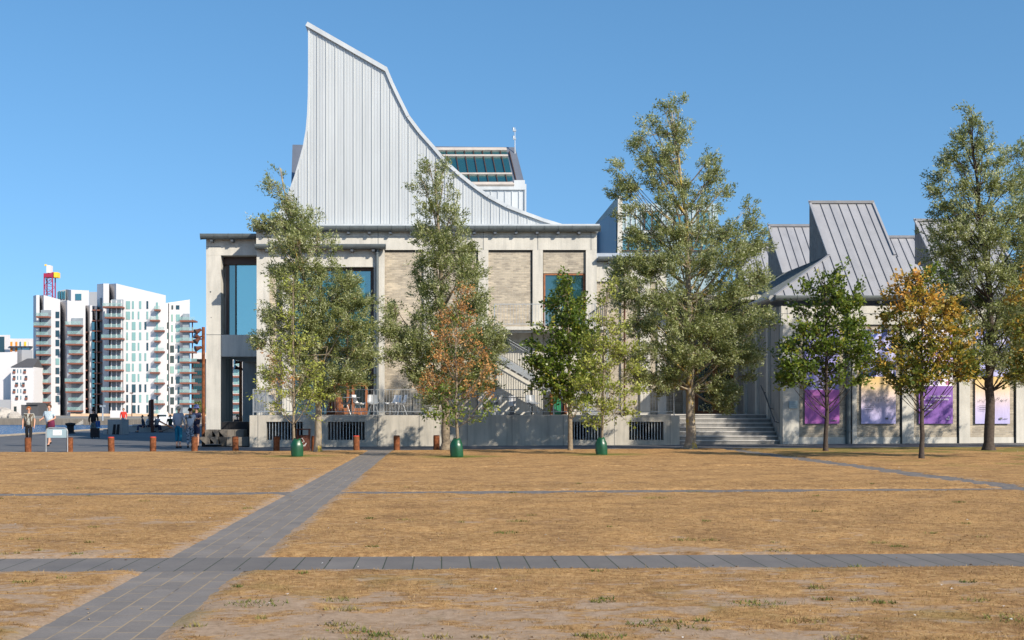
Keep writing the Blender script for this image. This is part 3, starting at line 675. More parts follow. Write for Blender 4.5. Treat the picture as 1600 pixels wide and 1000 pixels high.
# exterior steel stair against the facade
stair = empty('steel_staircase', (WX(860, 52.6), 52.6, TZ), 'galvanised steel outdoor staircase rising to the left against the brick facade', 'staircase')
y0, y1 = 51.7, 53.0
pB = (WX(931, 52), TZ); pA = (WX(772, 52), WZ(556, 52)); dx_, dz_ = pA[0]-pB[0], pA[1]-pB[1]; L_ = math.hypot(dx_, dz_)
for yy in (y0, y1):
    s = MB(); nx_, nz_ = dz_/L_*.14, -dx_/L_*.14
    s.extrude_xz([(pB[0]-nx_, pB[1]-nz_), (pB[0]+nx_, pB[1]+nz_), (pA[0]+nx_, pA[1]+nz_), (pA[0]-nx_, pA[1]-nz_)], yy-.03, yy+.03); s.build('stringer', M_steel, stair)
nT = 16; s = MB()
for k in range(nT):
    t_ = (k+.5)/nT; s.box(pB[0]+dx_*t_-.15, pB[0]+dx_*t_+.15, y0+.03, y1-.03, pB[1]+dz_*t_-.02, pB[1]+dz_*t_+.02)
s.build('tread', M_steel, stair)
for yy in (y0, y1):
    s = MB(); s.tube((pB[0], yy, pB[1]+1.05), (pA[0], yy, pA[1]+1.05), .025); s.tube((pB[0], yy, pB[1]+.2), (pA[0], yy, pA[1]+.2), .012, n=4)
    for k in range(42):
        t_ = k/41; xx, zz = pB[0]+dx_*t_, pB[1]+dz_*t_; s.box(xx-.008, xx+.008, yy-.008, yy+.008, zz+.1, zz+1.05)
    s.build('railing', M_dsteel, stair)
s = MB(); s.box(WX(742, 52), pA[0]+.1, y0, YF-.03, pA[1]-.1, pA[1]+.04); s.build('landing', M_steel, stair)
s = MB(); s.box(X(771), X(945), YF-1.15, YF-.13, Z(518), Z(513)); s.box(X(771), X(945), YF-1.0, YF-.9, Z(522), Z(518)-.002); s.build('balcony_slab', M_conc, stair)
ra = railing(X(771), X(925), YF-1.1, Z(513), stair, 1.02, step=.14)
pC = (WX(745, 53.4), pA[1]); pD = (X(790), Z(514)); s = MB(); s.extrude_xz([(pC[0], pC[1]-.15), (pD[0], pD[1]-.15), (pD[0], pD[1]), (pC[0], pC[1])], 53.1, 53.8); s.build('upper_flight', M_steel, stair)
# small railing rising to the right of the tall window
s = MB(); q0, q1, q2 = (X(916), Z(494)), (X(931), Z(483)), (X(945), Z(477))
for a, b_ in ((q0, q1), (q1, q2)):
    s.tube((a[0], YF-1.0, a[1]), (b_[0], YF-1.0, b_[1]), .03)
    for k in range(5):
        t_ = k/5; xx, zz = a[0]+(b_[0]-a[0])*t_, a[1]+(b_[1]-a[1])*t_; s.box(xx-.02, xx+.02, YF-1.02, YF-.98, zz-1.0, zz)
s.build('upper_railing', M_dsteel, stair)
for px in (771.5, 944): 
    s = MB(); s.box(X(px)-.06, X(px)+.06, YF-1.1, YF-.98, TZ, Z(518)-.003); s.build('post', M_steel, stair)
# green kiosk door below the stair
gd = empty('garden_door', (X(869), YF-.4, TZ), 'green door in an orange timber surround under the staircase', 'door')
q = MB(); q.box(X(863), X(875), YF-.35, YF-.25, TZ, Z(607)); q.build('door_leaf', M_green, gd)
q = MB(); q.box(X(858), X(862.5), YF-.42, YF-.2, TZ, Z(603)); q.box(X(880), X(884.5), YF-.42, YF-.2, TZ, Z(603)); q.box(X(862.6), X(879.9), YF-.40, YF-.22, Z(606), Z(603)); q.build('frame', M_wood, gd)
q = MB(); q.box(X(875)+.01, X(880)-.01, YF-.33, YF-.27, TZ, Z(607)); q.build('side_panel', M_dark, gd)

# ================================================================ right exhibition building
hall = empty('exhibition_hall', (14, YT, 0), 'low banner clad hall with grey zinc saw tooth roofs at the right', 'building')
YH = 48.8; XH = 14.0; XE = 36.0
def XHp(px): return WX(px, YH)
def ZH(py): return WZ(py, YH)
zE = ZH(478); zBm = ZH(507)
f = MB(); f.box(XH, XE, YH, YH+.4, zBm, zE); cols = [(1222.5, 1248), (1331, 1338), (1409, 1427), (1498, 1515), (1587, 1604), (1675, 1692), (1764, 1781), (1853, 1870)]
f.box(XH, XE, YH+.02, YH+.4, -.1, ZH(683))
for a, b_ in cols: f.box(max(XH, XHp(a)), XHp(b_), YH-.06, YH+.4, ZH(683)+.002-.85*(0), zBm-.002)
for a, b_ in cols: f.box(max(XH, XHp(a)), XHp(b_), YH-.06, YH+.015, -.1, ZH(683)+.001)
f.build('concrete_frame', M_conc, hall)
g_ = MB(); brk = [(1248, 1331), (1338, 1409), (1427, 1498), (1515, 1587), (1604, 1675), (1692, 1764), (1781, 1853)]
for a, b_ in brk: g_.box(XHp(a)+.003, XHp(b_)-.003, YH+.03, YH+.3, ZH(683)+.002, zBm-.003)
g_.build('brick_wall', M_brick, hall)
s = MB()
for a, b_ in brk: s.box(XHp(b_)-.05, XHp(b_)-.003, YH+.005, YH+.03, -.02, zBm-.003); s.box(XHp(a)+.003, XHp(b_)-.05, YH+.0, YH+.028, zBm-.06, zBm-.005)
s.build('shadow_strip', M_dark, hall)  # shade drawn as dark strips at bay right edges and below the beam
s = MB()
for px in (1230, 1318, 1409, 1499, 1588): s.box(XHp(px)-.01, XHp(px)+.01, YH-.005, YH+.01, zBm, zE)
s.box(XH, XE, YH-.004, YH+.01, ZH(490)-.008, ZH(490)+.008); s.build('joint', M_dsteel, hall)
downpipe(XHp(1325), YH-.03, 0, ZH(480), hall, .11, M_gut)
# left side wall with ribs (shaded entrance side)
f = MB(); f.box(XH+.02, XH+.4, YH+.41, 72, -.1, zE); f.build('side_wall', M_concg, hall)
s = MB()
for y_ in (50.6, 52.4, 54.4, 56.2): s.box(XH-.1, XH+.015, y_-.13, y_+.13, .3, zE-.7)
s.box(XH-.1, XH+.014, YH+.42, 72, zE-.69, zE); s.build('pilaster', M_conc, hall)
# wall plaque
s = MB(); s.box(XHp(1232), XHp(1245), YH-.1, YH-.062, ZH(638), ZH(627)); po = s.build('wall_plaque', M_sign); tag(po, 'small grey plaque on the concrete corner beside the steps', 'plaque')
s = MB(); 
for zz in (629.5, 632, 634.5): s.box(XHp(1234), XHp(1242), YH-.104, YH-.1, ZH(zz)-.012, ZH(zz))
s.build('lettering', M_ink, po)
# handrail
hr = MB(); hp = [(XH-.14, YH+2.6, 2.55), (XH-.14, YH+2.1, 2.25), (XH-.14, YH+.45, 1.0), (XH-.14, YH+.25, 1.0)]
hr.path(hp, .028, 8)
for p in (hp[1], ((XH-.14), YH+1.2, 1.57), hp[2]): hr.tube(p, (XH+.02, p[1], p[2]-.05), .015, n=6)
tag(hr.build('handrail', M_dsteel), 'dark metal handrail on the shaded wall beside the entrance steps', 'handrail')
# roofs
g_r = 1.05; yE0 = YH+.05; zR = 6.2; xL0 = XH-.25; gl = .67
def zfront(y): return zR+g_r*(y-yE0)
yTop = yE0+(8.1-zR)/g_r
xTop = xL0+(8.1-zR)/gl
rf = MB()
# front slope, left slope, flat behind
zq_ = 7.25; yq_ = yE0+(zq_-zR)/g_r
rf.add([(20.9, yq_, zq_), (XE, yq_, zq_), (XE, 72, zq_), (20.9, 72, zq_)], [(0, 1, 2, 3)])
rf.add([(xL0, yE0, zR), (XE, yE0, zR), (XE, yq_, zq_), (20.9, yq_, zq_), (19.36, yTop, 8.1), (xTop, yTop, 8.1), (xL0, 72, zR), (xTop, 72, 8.1), (19.36, 72, 8.1), (20.9, 72, zq_), (XE, 72, zq_),
        (xL0, yE0, zR-.15), (XE, yE0, zR-.15), (XE, 72, zR-.15), (xL0, 72, zR-.15)],
       [(0,1,2,3,4,5), (6,0,5,7), (5,4,8,7), (4,3,9,8), (0,11,12,1), (0,6,14,11), (11,14,13,12)])
rfo = rf.build('hipped_roof', M_zinc, hall)
sm = MB()
def bar(mb, a, b_, w_=.018, h_=.05, up=(0, -.7, .7), side=(1, 0, 0)):
    a = Vector(a); b_ = Vector(b_); s_ = Vector(side)*w_; u = Vector(up).normalized()*h_
    mb.add([a-s_, a+s_, b_+s_, b_-s_, a-s_+u, a+s_+u, b_+s_+u, b_-s_+u], [(0,3,2,1), (4,5,6,7), (0,1,5,4), (1,2,6,5), (2,3,7,6), (3,0,4,7)])
x = math.ceil((xL0+.1)/.405)*.405
while x < XE:
    yt_ = min(yTop if x < 19.36 else max(yq_, yTop-(yTop-yq_)*(x-19.36)/1.54), yE0+(x-xL0)*gl/g_r); bar(sm, (x, yE0, zR), (x, yt_, zfront(yt_)), .010, .035); x += .405
sm.build('standing_seam', M_zseam, rfo)
sm = MB(); y = yE0+.2
while y < 72:
    xt_ = min(xTop, xL0+(y-yE0)*g_r/gl); bar(sm, (xL0, y, zR), (xt_, y, zR+gl*(xt_-xL0)), .014, .035, (-.55, 0, .83), (0, 1, 0)); y += .2
sm.build('side_seam', M_gut, rfo)
sm = MB(); bar(sm, (xL0, yE0, zR), (xTop, yTop, 8.1), .06, .05, (-.3, -.4, .8), (.7, -.5, 0)); sm.build('hip_cap', M_zinc, rfo)
gh = gutter(xL0-.02, XE, yE0-.12, zR-.06, .17, hall, M_gut, .9)
g_ = MB(); g_.tube((xL0-.12, yE0, zR-.1), (xL0-.12, 60, zR-.1), .13, n=10); g_.build('side_gutter', M_gutl, hall)
def saw(x0, x1, yp, zp, zlow=8.101):
    y0_ = yp-(zp-zlow)/g_r
    s = MB(); s.extrude_yz([(y0_, zlow), (yp, zlow), (yp, zp)], x0, x1); o = s.build('saw_tooth_roof', M_zinc, hall)
    q = MB(); x = math.ceil((x0+.05)/.405)*.405; up = (0, -.7, .7)
    while x < x1-.05: bar(q, (x, y0_, zlow), (x, yp-.06, zp-.06*g_r), .010, .035); x += .405
    q.build('standing_seam', M_zseam, o)
    q = MB(); bar(q, (x0-.03, yp-.09, zp-.1), (x1+.03, yp-.09, zp-.1), .09, .12, (0, -.3, .95), (0, .9, 0)); 
    for xx in (x0-.02, x1+.02): bar(q, (xx, y0_, zlow), (xx, yp, zp), .05, .07)
    q.build('edge_cap', M_zinc, o)
    q = MB(); y = y0_+.16
    while y < yp-.03: q.box(x0-.035, x0, y-.012, y+.012, zlow, zlow+(y-y0_)*g_r-.08); y += .16
    q.build('side_rib', M_gutl, o)
saw(16.57, 19.36, 53.3, 10.87); saw(16.57, 19.36, 60, 10.87); saw(16.57, 19.36, 66.7, 10.87)
saw(21.3, 24.6, 53.3, 10.06, 7.23); saw(21.3, 24.6, 60, 10.3, 7.2); saw(26.4, 29.6, 53.3, 10.3, 7.23)

# banners
FONT = None
def text(body, x, y, z, size, mat, parent, align='LEFT', extrude=.002, name='lettering', yscale=1):
    c_ = bpy.data.curves.new(name, 'FONT'); c_.body = body; c_.size = size; c_.align_x = align; c_.extrude = extrude; c_.resolution_u = 2
    o = bpy.data.objects.new(name, c_); COL.objects.link(o); dg = bpy.context.evaluated_depsgraph_get()
    me = bpy.data.meshes.new_from_object(o.evaluated_get(dg)); bpy.data.objects.remove(o)
    m2 = bpy.data.objects.new(name, me); COL.objects.link(m2); me.materials.clear(); me.materials.append(mat)
    m2.rotation_euler = (R(90), 0, 0); m2.parent = parent; p = parent.location; m2.location = (x-p[0], y-p[1], z-p[2]); return m2
def banner_mat(name, zs, kind):
    m, t, b = nodes_of(name); co = coord(t); sp = t.nodes.new('ShaderNodeSeparateXYZ'); t.links.new(co, sp.inputs[0])
    z0, z1 = zs; v = math_(t, 'DIVIDE', math_(t, 'SUBTRACT', sp.outputs[2], z0), z1-z0)
    if kind == 'magenta':
        low = (.36, .12, .38); img = ramp(t, noise(t, co, 1.7, 4, .6, 1.5), [(.35, (.20,.19,.48)), (.6, (.42,.40,.70)), (.75, (.60,.56,.75))]); split = .36
    elif kind == 'sunrise':
        low = None; split = .50
        img = ramp(t, noise(t, coord(t, (1.2, 1, .9)), 1.0, 3, .5, 2.2), [(.36, (.02,.035,.13)), (.46, (.05,.08,.26)), (.5, (.42,.42,.72)), (.7, (.62,.60,.76))])
        grad = ramp(t, v, [(0, (.42,.40,.68)), (.16, (.52,.46,.64)), (.28, (.66,.54,.52)), (.40, (.68,.50,.28)), (.49, (.66,.46,.17))])
    else:
        low = (.22, .11, .38); split = .40
        vo = t.nodes.new('ShaderNodeTexVoronoi'); vo.inputs['Scale'].default_value = 6; vo.distance = 'CHEBYCHEV'; vo.inputs['Randomness'].default_value = .1
        t.links.new(co, vo.inputs['Vector']); sc_ = t.nodes.new('ShaderNodeSeparateColor'); t.links.new(vo.outputs['Color'], sc_.inputs[0])
        img = ramp(t, sc_.outputs[0], [(0, (.78,.74,.80)), (.62, (.76,.72,.80)), (.63, (.70,.16,.12)), (.70, (.28,.20,.52)), (.85, (.45,.35,.68)), (.93, (.78,.74,.80))])
    st = math_(t, 'GREATER_THAN', v, split)
    c = mix(t, grad if kind == 'sunrise' else low, img, st)
    t.links.new(c, b.inputs['Base Color']); b.inputs['Roughness'].default_value = .6; b.inputs['Specular IOR Level'].default_value = .2
    bump(t, b, noise(t, coord(t, (1.5, 1, .5)), 1.5, 3), .5, .08)
    return m
def banner(px0, px1, kind, label):
    x0, x1 = XHp(px0), XHp(px1); z0, z1 = ZH(662), ZH(515); c_ = (x0, YH-.05, z0)
    o = bpy.data.objects.new('banner', None)
    bpy.data.objects.remove(o)
    g = MB(); nx, nz = 14, 24; y_ = lambda u, v: -.0+.018*math.sin(u*5+v*3)+.012*math.sin(v*9)
    vs = []; 
    for s_ in (0, .012):
        for j in range(nz+1):
            for i in range(nx+1): u, v = i/nx, j/nz; vs.append((x0-c_[0]+(x1-x0)*u, y_(u, v)*min(1, 6*min(u, 1-u, v+.05, 1-v+.05))+s_, (z1-z0)*v))
    n1 = (nx+1)*(nz+1); fs = []
    for j in range(nz):
        for i in range(nx):
            a = j*(nx+1)+i; fs += [(a, a+1, a+nx+2, a+nx+1), (n1+a, n1+a+nx+1, n1+a+nx+2, n1+a+1)]
    for i in range(nx): fs += [(i, n1+i, n1+i+1, i+1), (nz*(nx+1)+i, nz*(nx+1)+i+1, n1+nz*(nx+1)+i+1, n1+nz*(nx+1)+i)]
    for j in range(nz):
        a, b2 = j*(nx+1), (j+1)*(nx+1); fs += [(a, b2, n1+b2, n1+a), (a+nx, n1+a+nx, n1+b2+nx, b2+nx)]
    g.add(vs, fs); o = g.build('banner', banner_mat('banner_print_'+kind+str(px0), (0, z1-z0), kind), None); o.location = c_
    tag(o, label, 'banner', 'banners hanging on the brick bays')
    w_ = x1-x0; yb = YH-.05-.045; h_ = z1-z0
    def T(s_, u, v, size, mat, al='LEFT'): text(s_, x0+w_*u, yb, z0+h_*v, size, mat, o, al)
    if kind == 'sunrise':
        for ch, u, dv in (('H', .10, 0), ('\u039b', .24, 0), ('R', .37, 0), ('I', .475, 0), ('S', .54, 0), ('O', .62, .022), ('N', .73, 0), ('T', .86, 0)): T(ch, u, .235+dv, .135, M_ink)
        q = MB()
        for k, l_ in enumerate((.26, .24, .22)): q.box(x0+w_*.1, x0+w_*(.1+l_), yb, yb+.004, z0+h_*(.19-.022*k), z0+h_*(.194-.022*k))
        q.box(x0+w_*.69, x0+w_*.77, yb, yb+.004, z0+h_*.045, z0+h_*.065); q.box(x0+w_*.81, x0+w_*.93, yb, yb+.004, z0+h_*.05, z0+h_*.055); q.build('small_print', M_ink, o)
    elif kind == 'purple':
        T('ar    i Lego og Minecraft', .14, .285, .115, M_paper); T('v    ind i virtual reality', .14, .25, .115, M_paper)
        q = MB()
        for k, l_ in enumerate((.28, .14, .26)): 
            for j in range(int(l_*40)): 
                if (j*7+k) % 6: q.box(x0+w_*(.14+j*.025), x0+w_*(.14+j*.025+.018), yb, yb+.004, z0+h_*(.20-.028*k), z0+h_*(.209-.028*k))
        q.box(x0+w_*.84, x0+w_*.9, yb, yb+.004, z0+h_*.068, z0+h_*.074); q.box(x0+w_*.80, x0+w_*.9, yb, yb+.004, z0+h_*.045, z0+h_*.053); q.build('small_print', M_paper, o)
    else:
        q = MB()
        for k, l_ in enumerate((.38, .48, .78, .52, .4)): q.box(x0+w_*.1, x0+w_*(.1+l_), yb, yb+.004, z0+h_*(.30-.032*k), z0+h_*(.303-.032*k))
        q.box(x0+w_*.75, x0+w_*.92, yb, yb+.004, z0+h_*.03, z0+h_*.04); q.build('small_print', M_ink, o)
    return o
banner(1257, 1311, 'magenta', 'banner with magenta lower panel, nearest the entrance steps')
banner(1345, 1399, 'sunrise', 'dappled orange to lilac banner with a dark blue top corner, right of the downpipe')
banner(1435, 1488, 'purple', 'purple banner with white lettering behind the autumn oak')
banner(1523, 1577, 'sunrise', 'sunlit orange to lilac banner behind the rightmost willow trunk')
banner(1612, 1666, 'magenta', 'banner in the bay at the picture edge') if False else None

# ================================================================ building behind (pale blue)
YK = 84.0
bb = empty('blue_clad_building', (WX(1040, YK), YK, 0), 'pale blue metal clad building behind the museum', 'building')
K = lambda px: WX(px, YK)
KZ = lambda py: WZ(py, YK)
q = MB(); q.box(K(966), K(1122), YK, YK+10, 6, KZ(318)); q.build('wall', M_blue, bb)
q = MB()
for px in range(970, 1122, 8): q.box(K(px)-.03, K(px)+.03, YK-.08, YK, KZ(360), KZ(319))
q.box(K(966), K(1122), YK-.15, YK-.081, KZ(365), KZ(361)); q.build('panel_seam', M_seam, bb)
q = MB(); q.extrude_xz([(K(957), 6), (K(966)-.005, 6), (K(966)-.005, KZ(314)), (K(959), KZ(314))], YK-2, YK+10); q.build('fin_wall', M_conc, bb)
q = MB(); q.extrude_xz([(K(936), 6), (K(957)-.01, 6), (K(957)-.01, KZ(348)), (K(936), KZ(348))], YK+4, YK+10); q.build('rear_wing', metal_clad('shaded_blue_cladding', (.12, .27, .36), .5), bb)  # shade on the wing's panels put into a deeper blue
q = MB(); q.prism([(K(945), YK+4), (K(957), YK-1.9), (K(957), YK+4)], 6, KZ(335)); q.build('shaded_return', M_dzinc, bb)  # dark metal colour stands in for shade on this return
for a, b_, c_, d_ in ((1006, 1030, 330, 362), (966, 996, 371, 393), (1000, 1032, 371, 393), (1052, 1070, 335, 362), (1080, 1110, 371, 393), (1090, 1108, 330, 362)):
    q = MB(); q.box(K(a), K(b_), YK-.12, YK-.01, KZ(d_), KZ(c_)); wo = q.build('window', M_brown, bb)
    for k in range(2):
        q = MB(); wdt = (K(b_)-K(a))/2; q.box(K(a)+wdt*k+.08, K(a)+wdt*(k+1)-.06, YK-.15, YK-.121, KZ(d_)+.1, KZ(c_)-.1); q.build('pane', M_glass, wo)
q = MB(); q.lathe([(1.25, 0), (1.3, .1), (1.3, .7), (1.2, .75), (.9, .75)], (WX(947, 60), 60, Z(404)), 20); tag(q.build('roof_vent_drum', M_dsteel), 'round dark roof vent behind the right end of the tall facade', 'roof vent')

# ================================================================ trees
def bez(p0, p1, p2, n):
    return [p0*(1-t)**2+p1*2*t*(1-t)+p2*t*t for t in [i/n for i in range(n+1)]]
def limb(mb, pts, r0, r1, n=6, wob=0.0):
    k = len(pts); rows = []
    for i, p in enumerate(pts):
        d = (pts[min(i+1, k-1)]-pts[max(i-1, 0)]).normalized(); a = d.orthogonal().normalized() if abs(d.z) < .9 else Vector((1, 0, 0)); b_ = d.cross(a).normalized(); a = b_.cross(d)
        r = r0+(r1-r0)*i/(k-1)
        rows.append([p+(a*math.cos(6.28318*j/n)+b_*math.sin(6.28318*j/n))*r*(1+wob*random.uniform(-1, 1)) for j in range(n)])
    mb.ring(rows)
def make_tree(name, label, base_px, Y, trunk_px, sets, trunk_r, barkmat, cat='tree', group=None, seed=1, flare=1.5):
    """base_px: pixel column of the foot; trunk_px: (px,py) points up the trunk; sets: (lobes, material, dens, leaf_len, leaf_wid, tint function, part name)"""
    rs = np.random.default_rng(seed); random.seed(seed)
    bx = WX(base_px, Y); bz = gz(bx)
    root = empty(name, (bx, Y, bz), label, cat, group)
    tp = [Vector((bx, Y, bz-.05))]+[Vector((WX(px, Y), Y+rs.uniform(-.04, .04), WZ(py, Y))) for px, py in trunk_px]
    # refine the trunk
    fine = [tp[0], tp[0]+Vector((0, 0, .12)), tp[0]+Vector((0, 0, .35))]
    for a, b_ in zip(tp, tp[1:]):
        for i in range(1, 5):
            p = a.lerp(b_, i/4)
            if p.z > fine[-1].z+.05: fine.append(p+Vector((rs.normal()*.015, rs.normal()*.015, 0)))
    mb = MB(); k = len(fine); rows = []; n = 12
    for i, p in enumerate(fine):
        t_ = (p.z-fine[0].z)/(fine[-1].z-fine[0].z); r = trunk_r*(1-.88*t_**.9)*(1+(flare-1)*max(0, 1-(p.z-bz)/.3)**2)
        rows.append([(p.x+math.cos(6.28318*j/n)*r*(1+rs.normal()*.05), p.y+math.sin(6.28318*j/n)*r*(1+rs.normal()*.05), p.z) for j in range(n)])
    mb.ring(rows); tr = mb.build('trunk', barkmat, root, smooth=True)
    def on_trunk(z):
        z = min(max(z, fine[2].z), fine[-1].z)
        for a, b_ in zip(fine, fine[1:]):
            if a.z <= z <= b_.z and b_.z > a.z: return a.lerp(b_, (z-a.z)/(b_.z-a.z))
        return fine[-1]
    limbs = MB()
    for lobes, mat, dens, ll, lw, tfn, pname in sets:
        xs = [l[0] for l in lobes]; midx = (min(xs)+max(xs))/2; hw = (max(l[0]+l[2] for l in lobes)-min(l[0]-l[2] for l in lobes))/2*Y/F
        P = []; D = []; LC = []
        for (px, py, rx, ry) in lobes:
            sc_ = Y/F; lat = abs(px-base_px)*sc_; room = math.sqrt(max(0, (hw*.9)**2-lat**2)); room = min(room, rx*sc_*1.3+.3)
            nback = 2 if room > rx*sc_*.55 else 1
            for kb in range(nback):
                dy = (rs.uniform(.25, .7)*room)*(-1 if kb == 0 else 1) if nback == 2 else rs.uniform(-.2, .2)*room
                c_ = Vector((WX(px, Y), Y+dy, WZ(py, Y))); ax = np.array([rx*sc_, max(rx*sc_*.8, .2), ry*sc_])
                att = on_trunk(max(c_.z-.35-.75*math.hypot(c_.x-base_px*0-bx, dy), bz+.18*(fine[-1].z-bz)))
                mid = att.lerp(c_, .5)+Vector((0, 0, -.12*(c_-att).length))
                lp = bez(att, mid, c_+Vector((0, 0, ax[2]*.5)), 6)
                if (c_-att).length > .25: limb(limbs, lp, trunk_r*.30*min(1, .35+ax[0]/1.2), .006, 5)
                area = ax[0]*ax[2]*3.14
                hh = (py-min(l[1] for l in lobes))/max(1, max(l[1] for l in lobes)-min(l[1] for l in lobes)); ns = int(area*dens/nback*1.1*((.50+.62*hh) if mat is M_wil else 1))+3
                u = rs.normal(size=(ns, 3)); u /= np.linalg.norm(u, axis=1)[:, None]; rr = rs.random(ns)**(1/2.0)
                rr *= (.82+.36*rs.random(ns)); pos = np.array(c_)+u*rr[:, None]*ax
                nz_ = vnoise(pos[:, 0]*2.6+pos[:, 1]*1.3+seed*7, pos[:, 2]*2.2+pos[:, 1]*1.7, 71)
                keep = nz_ > .36; pos = pos[keep]
                outw = pos-np.array([bx, Y, 0]); outw[:, 2] = 0; outw /= (np.linalg.norm(outw, axis=1)[:, None]+.3)
                d = outw*.8+np.array([0, 0, .55])+rs.normal(size=pos.shape)*.45; d /= np.linalg.norm(d, axis=1)[:, None]
                P.append(pos); D.append(d)
                # twigs from the limb to some shoots
                nt_ = min(len(pos), 14+int(area*4))
                for q in range(nt_):
                    e = Vector(pos[q]); s0 = min(lp[2:], key=lambda w_: (w_-e).length); limb(limbs, [s0, s0.lerp(e, .55)+Vector((0, 0, -.04)), e+Vector(d[q])*.25], .011, .004, 3)
        P = np.concatenate(P); D = np.concatenate(D); ns = len(P); nl = 38 if mat is M_wil else 16
        t_ = rs.random((ns, nl)); slen = .24+.26*rs.random((ns, 1)); C = P[:, None, :]+D[:, None, :]*(t_*slen)[..., None]+rs.normal(size=(ns, nl, 3))*np.array([.055, .055, .05])
        C = C.reshape(-1, 3); n = len(C)
        A = np.repeat(D, nl, 0)*.9+rs.normal(size=(n, 3))*.65; A[:, 2] -= .15; A /= np.linalg.norm(A, axis=1)[:, None]
        Bv = np.cross(A, rs.normal(size=(n, 3))*.8+np.array([.2, -.3, .8])); Bv /= (np.linalg.norm(Bv, axis=1)[:, None]+1e-6)
        l_ = (ll*(.65+.7*rs.random(n)))[:, None]; w_ = (lw*(.65+.7*rs.random(n)))[:, None]*.5
        Nn = np.cross(A, Bv); V = np.stack([C, C+A*l_*.45+Bv*w_+Nn*w_*.3, C+A*l_, C+A*l_*.45-Bv*w_+Nn*w_*.3], 1).reshape(-1, 3)
        cl = np.repeat(rs.random(ns), nl); ti = np.clip(tfn(C, cl, rs.random(n)), 0, 1)
        np_mesh(pname, V, np.arange(4*n), 4, mat, root, tint=ti, off=(bx, Y, bz))
    limbs.build('limbs', barkmat, root, smooth=True)
    return root
wt = lambda C, cl, r: .05+.45*cl+.58*r**2.2
yt = lambda C, cl, r: .1+.5*cl+.4*r
ot = lambda C, cl, r: .12+.55*cl+.42*r*r
WG = 'willows in the row before the museum'; OG = 'oaks in the row before the museum'; SG = 'young trees with watering bags'
make_tree('willow_tree', 'tall silvery willow with lichen spotted trunk before the left bay of the museum', 497, 42.1, [(497,640),(492,560),(482,480),(470,400),(450,320),(437,262)],
 [([(437,268,9,15),(433,295,15,14),(452,322,17,18),(418,350,22,9),(408,357,14,6),(440,352,22,14),(478,352,24,22),(462,385,36,22),(500,385,26,22),(455,425,32,26),(498,430,36,30),(470,470,40,28),(515,475,36,24),(560,480,24,24),(545,445,16,16),(440,505,30,26),(490,515,46,28),(545,515,40,26),(415,540,18,14),(460,550,34,24),(515,555,46,24),(562,550,24,26),(500,590,46,22),(545,590,30,18),(480,618,26,14),(515,615,24,14),(425,588,12,12)], M_wil, 88, .11, .037, wt, 'crown')], .135, M_lich, group=WG, seed=11)
make_tree('willow_tree', 'silvery willow with a forked crown behind the withered young oak', 697, 43.2, [(696,640),(694,560),(690,480),(688,400),(682,320),(680,262)],
 [([(672,268,14,12),(694,268,10,12),(662,295,18,18),(692,300,22,20),(676,330,26,20),(705,345,24,20),(668,368,24,20),(700,385,32,24),(725,400,18,18),(680,415,30,22),(722,435,32,26),(675,455,28,24),(735,480,28,26),(690,500,44,28),(618,490,16,16),(612,520,18,18),(640,530,22,22),(628,560,26,12),(665,550,30,26),(745,530,34,26),(775,540,16,20),(700,545,40,28),(660,590,26,22),(750,575,30,24),(705,600,44,24),(675,625,22,14),(755,605,18,12)], M_wil, 88, .11, .037, wt, 'crown')], .17, M_bark, group=WG, seed=12)
make_tree('willow_tree', 'tallest grey green willow with several tops beside the entrance steps', 1079, 42.6, [(1079,600),(1078,520),(1076,430),(1072,340),(1060,250),(1050,175)],
 [([(1040,168,15,11),(1058,175,17,16),(1045,200,20,18),(1018,205,16,18),(1066,212,14,18),(1002,225,16,16),(1025,240,24,18),(1052,250,22,20),(1010,262,20,14),(968,262,9,9),(975,288,12,12),(962,305,10,8),(990,300,18,14),(1035,285,32,20),(1065,290,18,20),(1104,258,16,12),(1108,285,18,18),(1125,305,14,12),(1100,320,26,22),(1045,325,32,22),(990,335,22,20),(1000,372,26,20),(1045,370,34,24),(1090,370,36,26),(1130,370,20,20),(1165,330,11,11),(1168,355,16,16),(1178,385,20,18),(1150,400,28,24),(1105,415,44,28),(1055,415,40,28),(1010,420,32,26),(975,425,22,20),(960,455,14,16),(985,465,30,24),(1030,470,44,28),(1085,475,48,30),(1140,460,40,28),(1180,440,18,20),(1000,510,34,24),(1055,520,48,28),(1115,520,44,28),(1165,505,30,24),(1195,500,14,14),(1020,555,36,22),(1075,565,44,24),(1130,560,34,24),(1168,560,22,22),(1000,590,24,14),(1045,600,30,18),(1095,605,30,16),(1125,615,22,24),(1128,640,12,10),(1165,590,12,10),(975,560,16,16)], M_wil, 84, .11, .037, wt, 'crown')], .19, M_lich, group=WG, seed=13)
make_tree('willow_tree', 'tall willow with dark forked trunk before the rightmost visible banner', 1545, 39.6, [(1546,600),(1548,520),(1545,440),(1535,350),(1525,270),(1515,185)],
 [([(1512,182,15,11),(1525,200,16,18),(1508,222,18,18),(1535,235,18,18),(1490,250,20,14),(1520,262,26,18),(1552,262,18,14),(1478,275,16,12),(1465,302,12,14),(1495,300,24,18),(1540,300,32,22),(1575,295,22,22),(1480,330,20,16),(1520,335,32,22),(1570,340,34,26),(1485,365,26,22),(1530,375,36,26),(1580,385,34,28),(1480,400,24,20),(1510,420,34,26),(1560,430,42,28),(1600,430,30,28),(1495,455,28,20),(1545,475,40,26),(1590,480,34,28),(1515,505,34,22),(1570,520,42,26),(1500,545,22,20),(1545,560,30,18),(1595,560,34,24),(1510,585,18,12),(1580,590,28,14)], M_wil, 84, .11, .037, wt, 'crown')], .17, M_bark2, group=WG, seed=14)
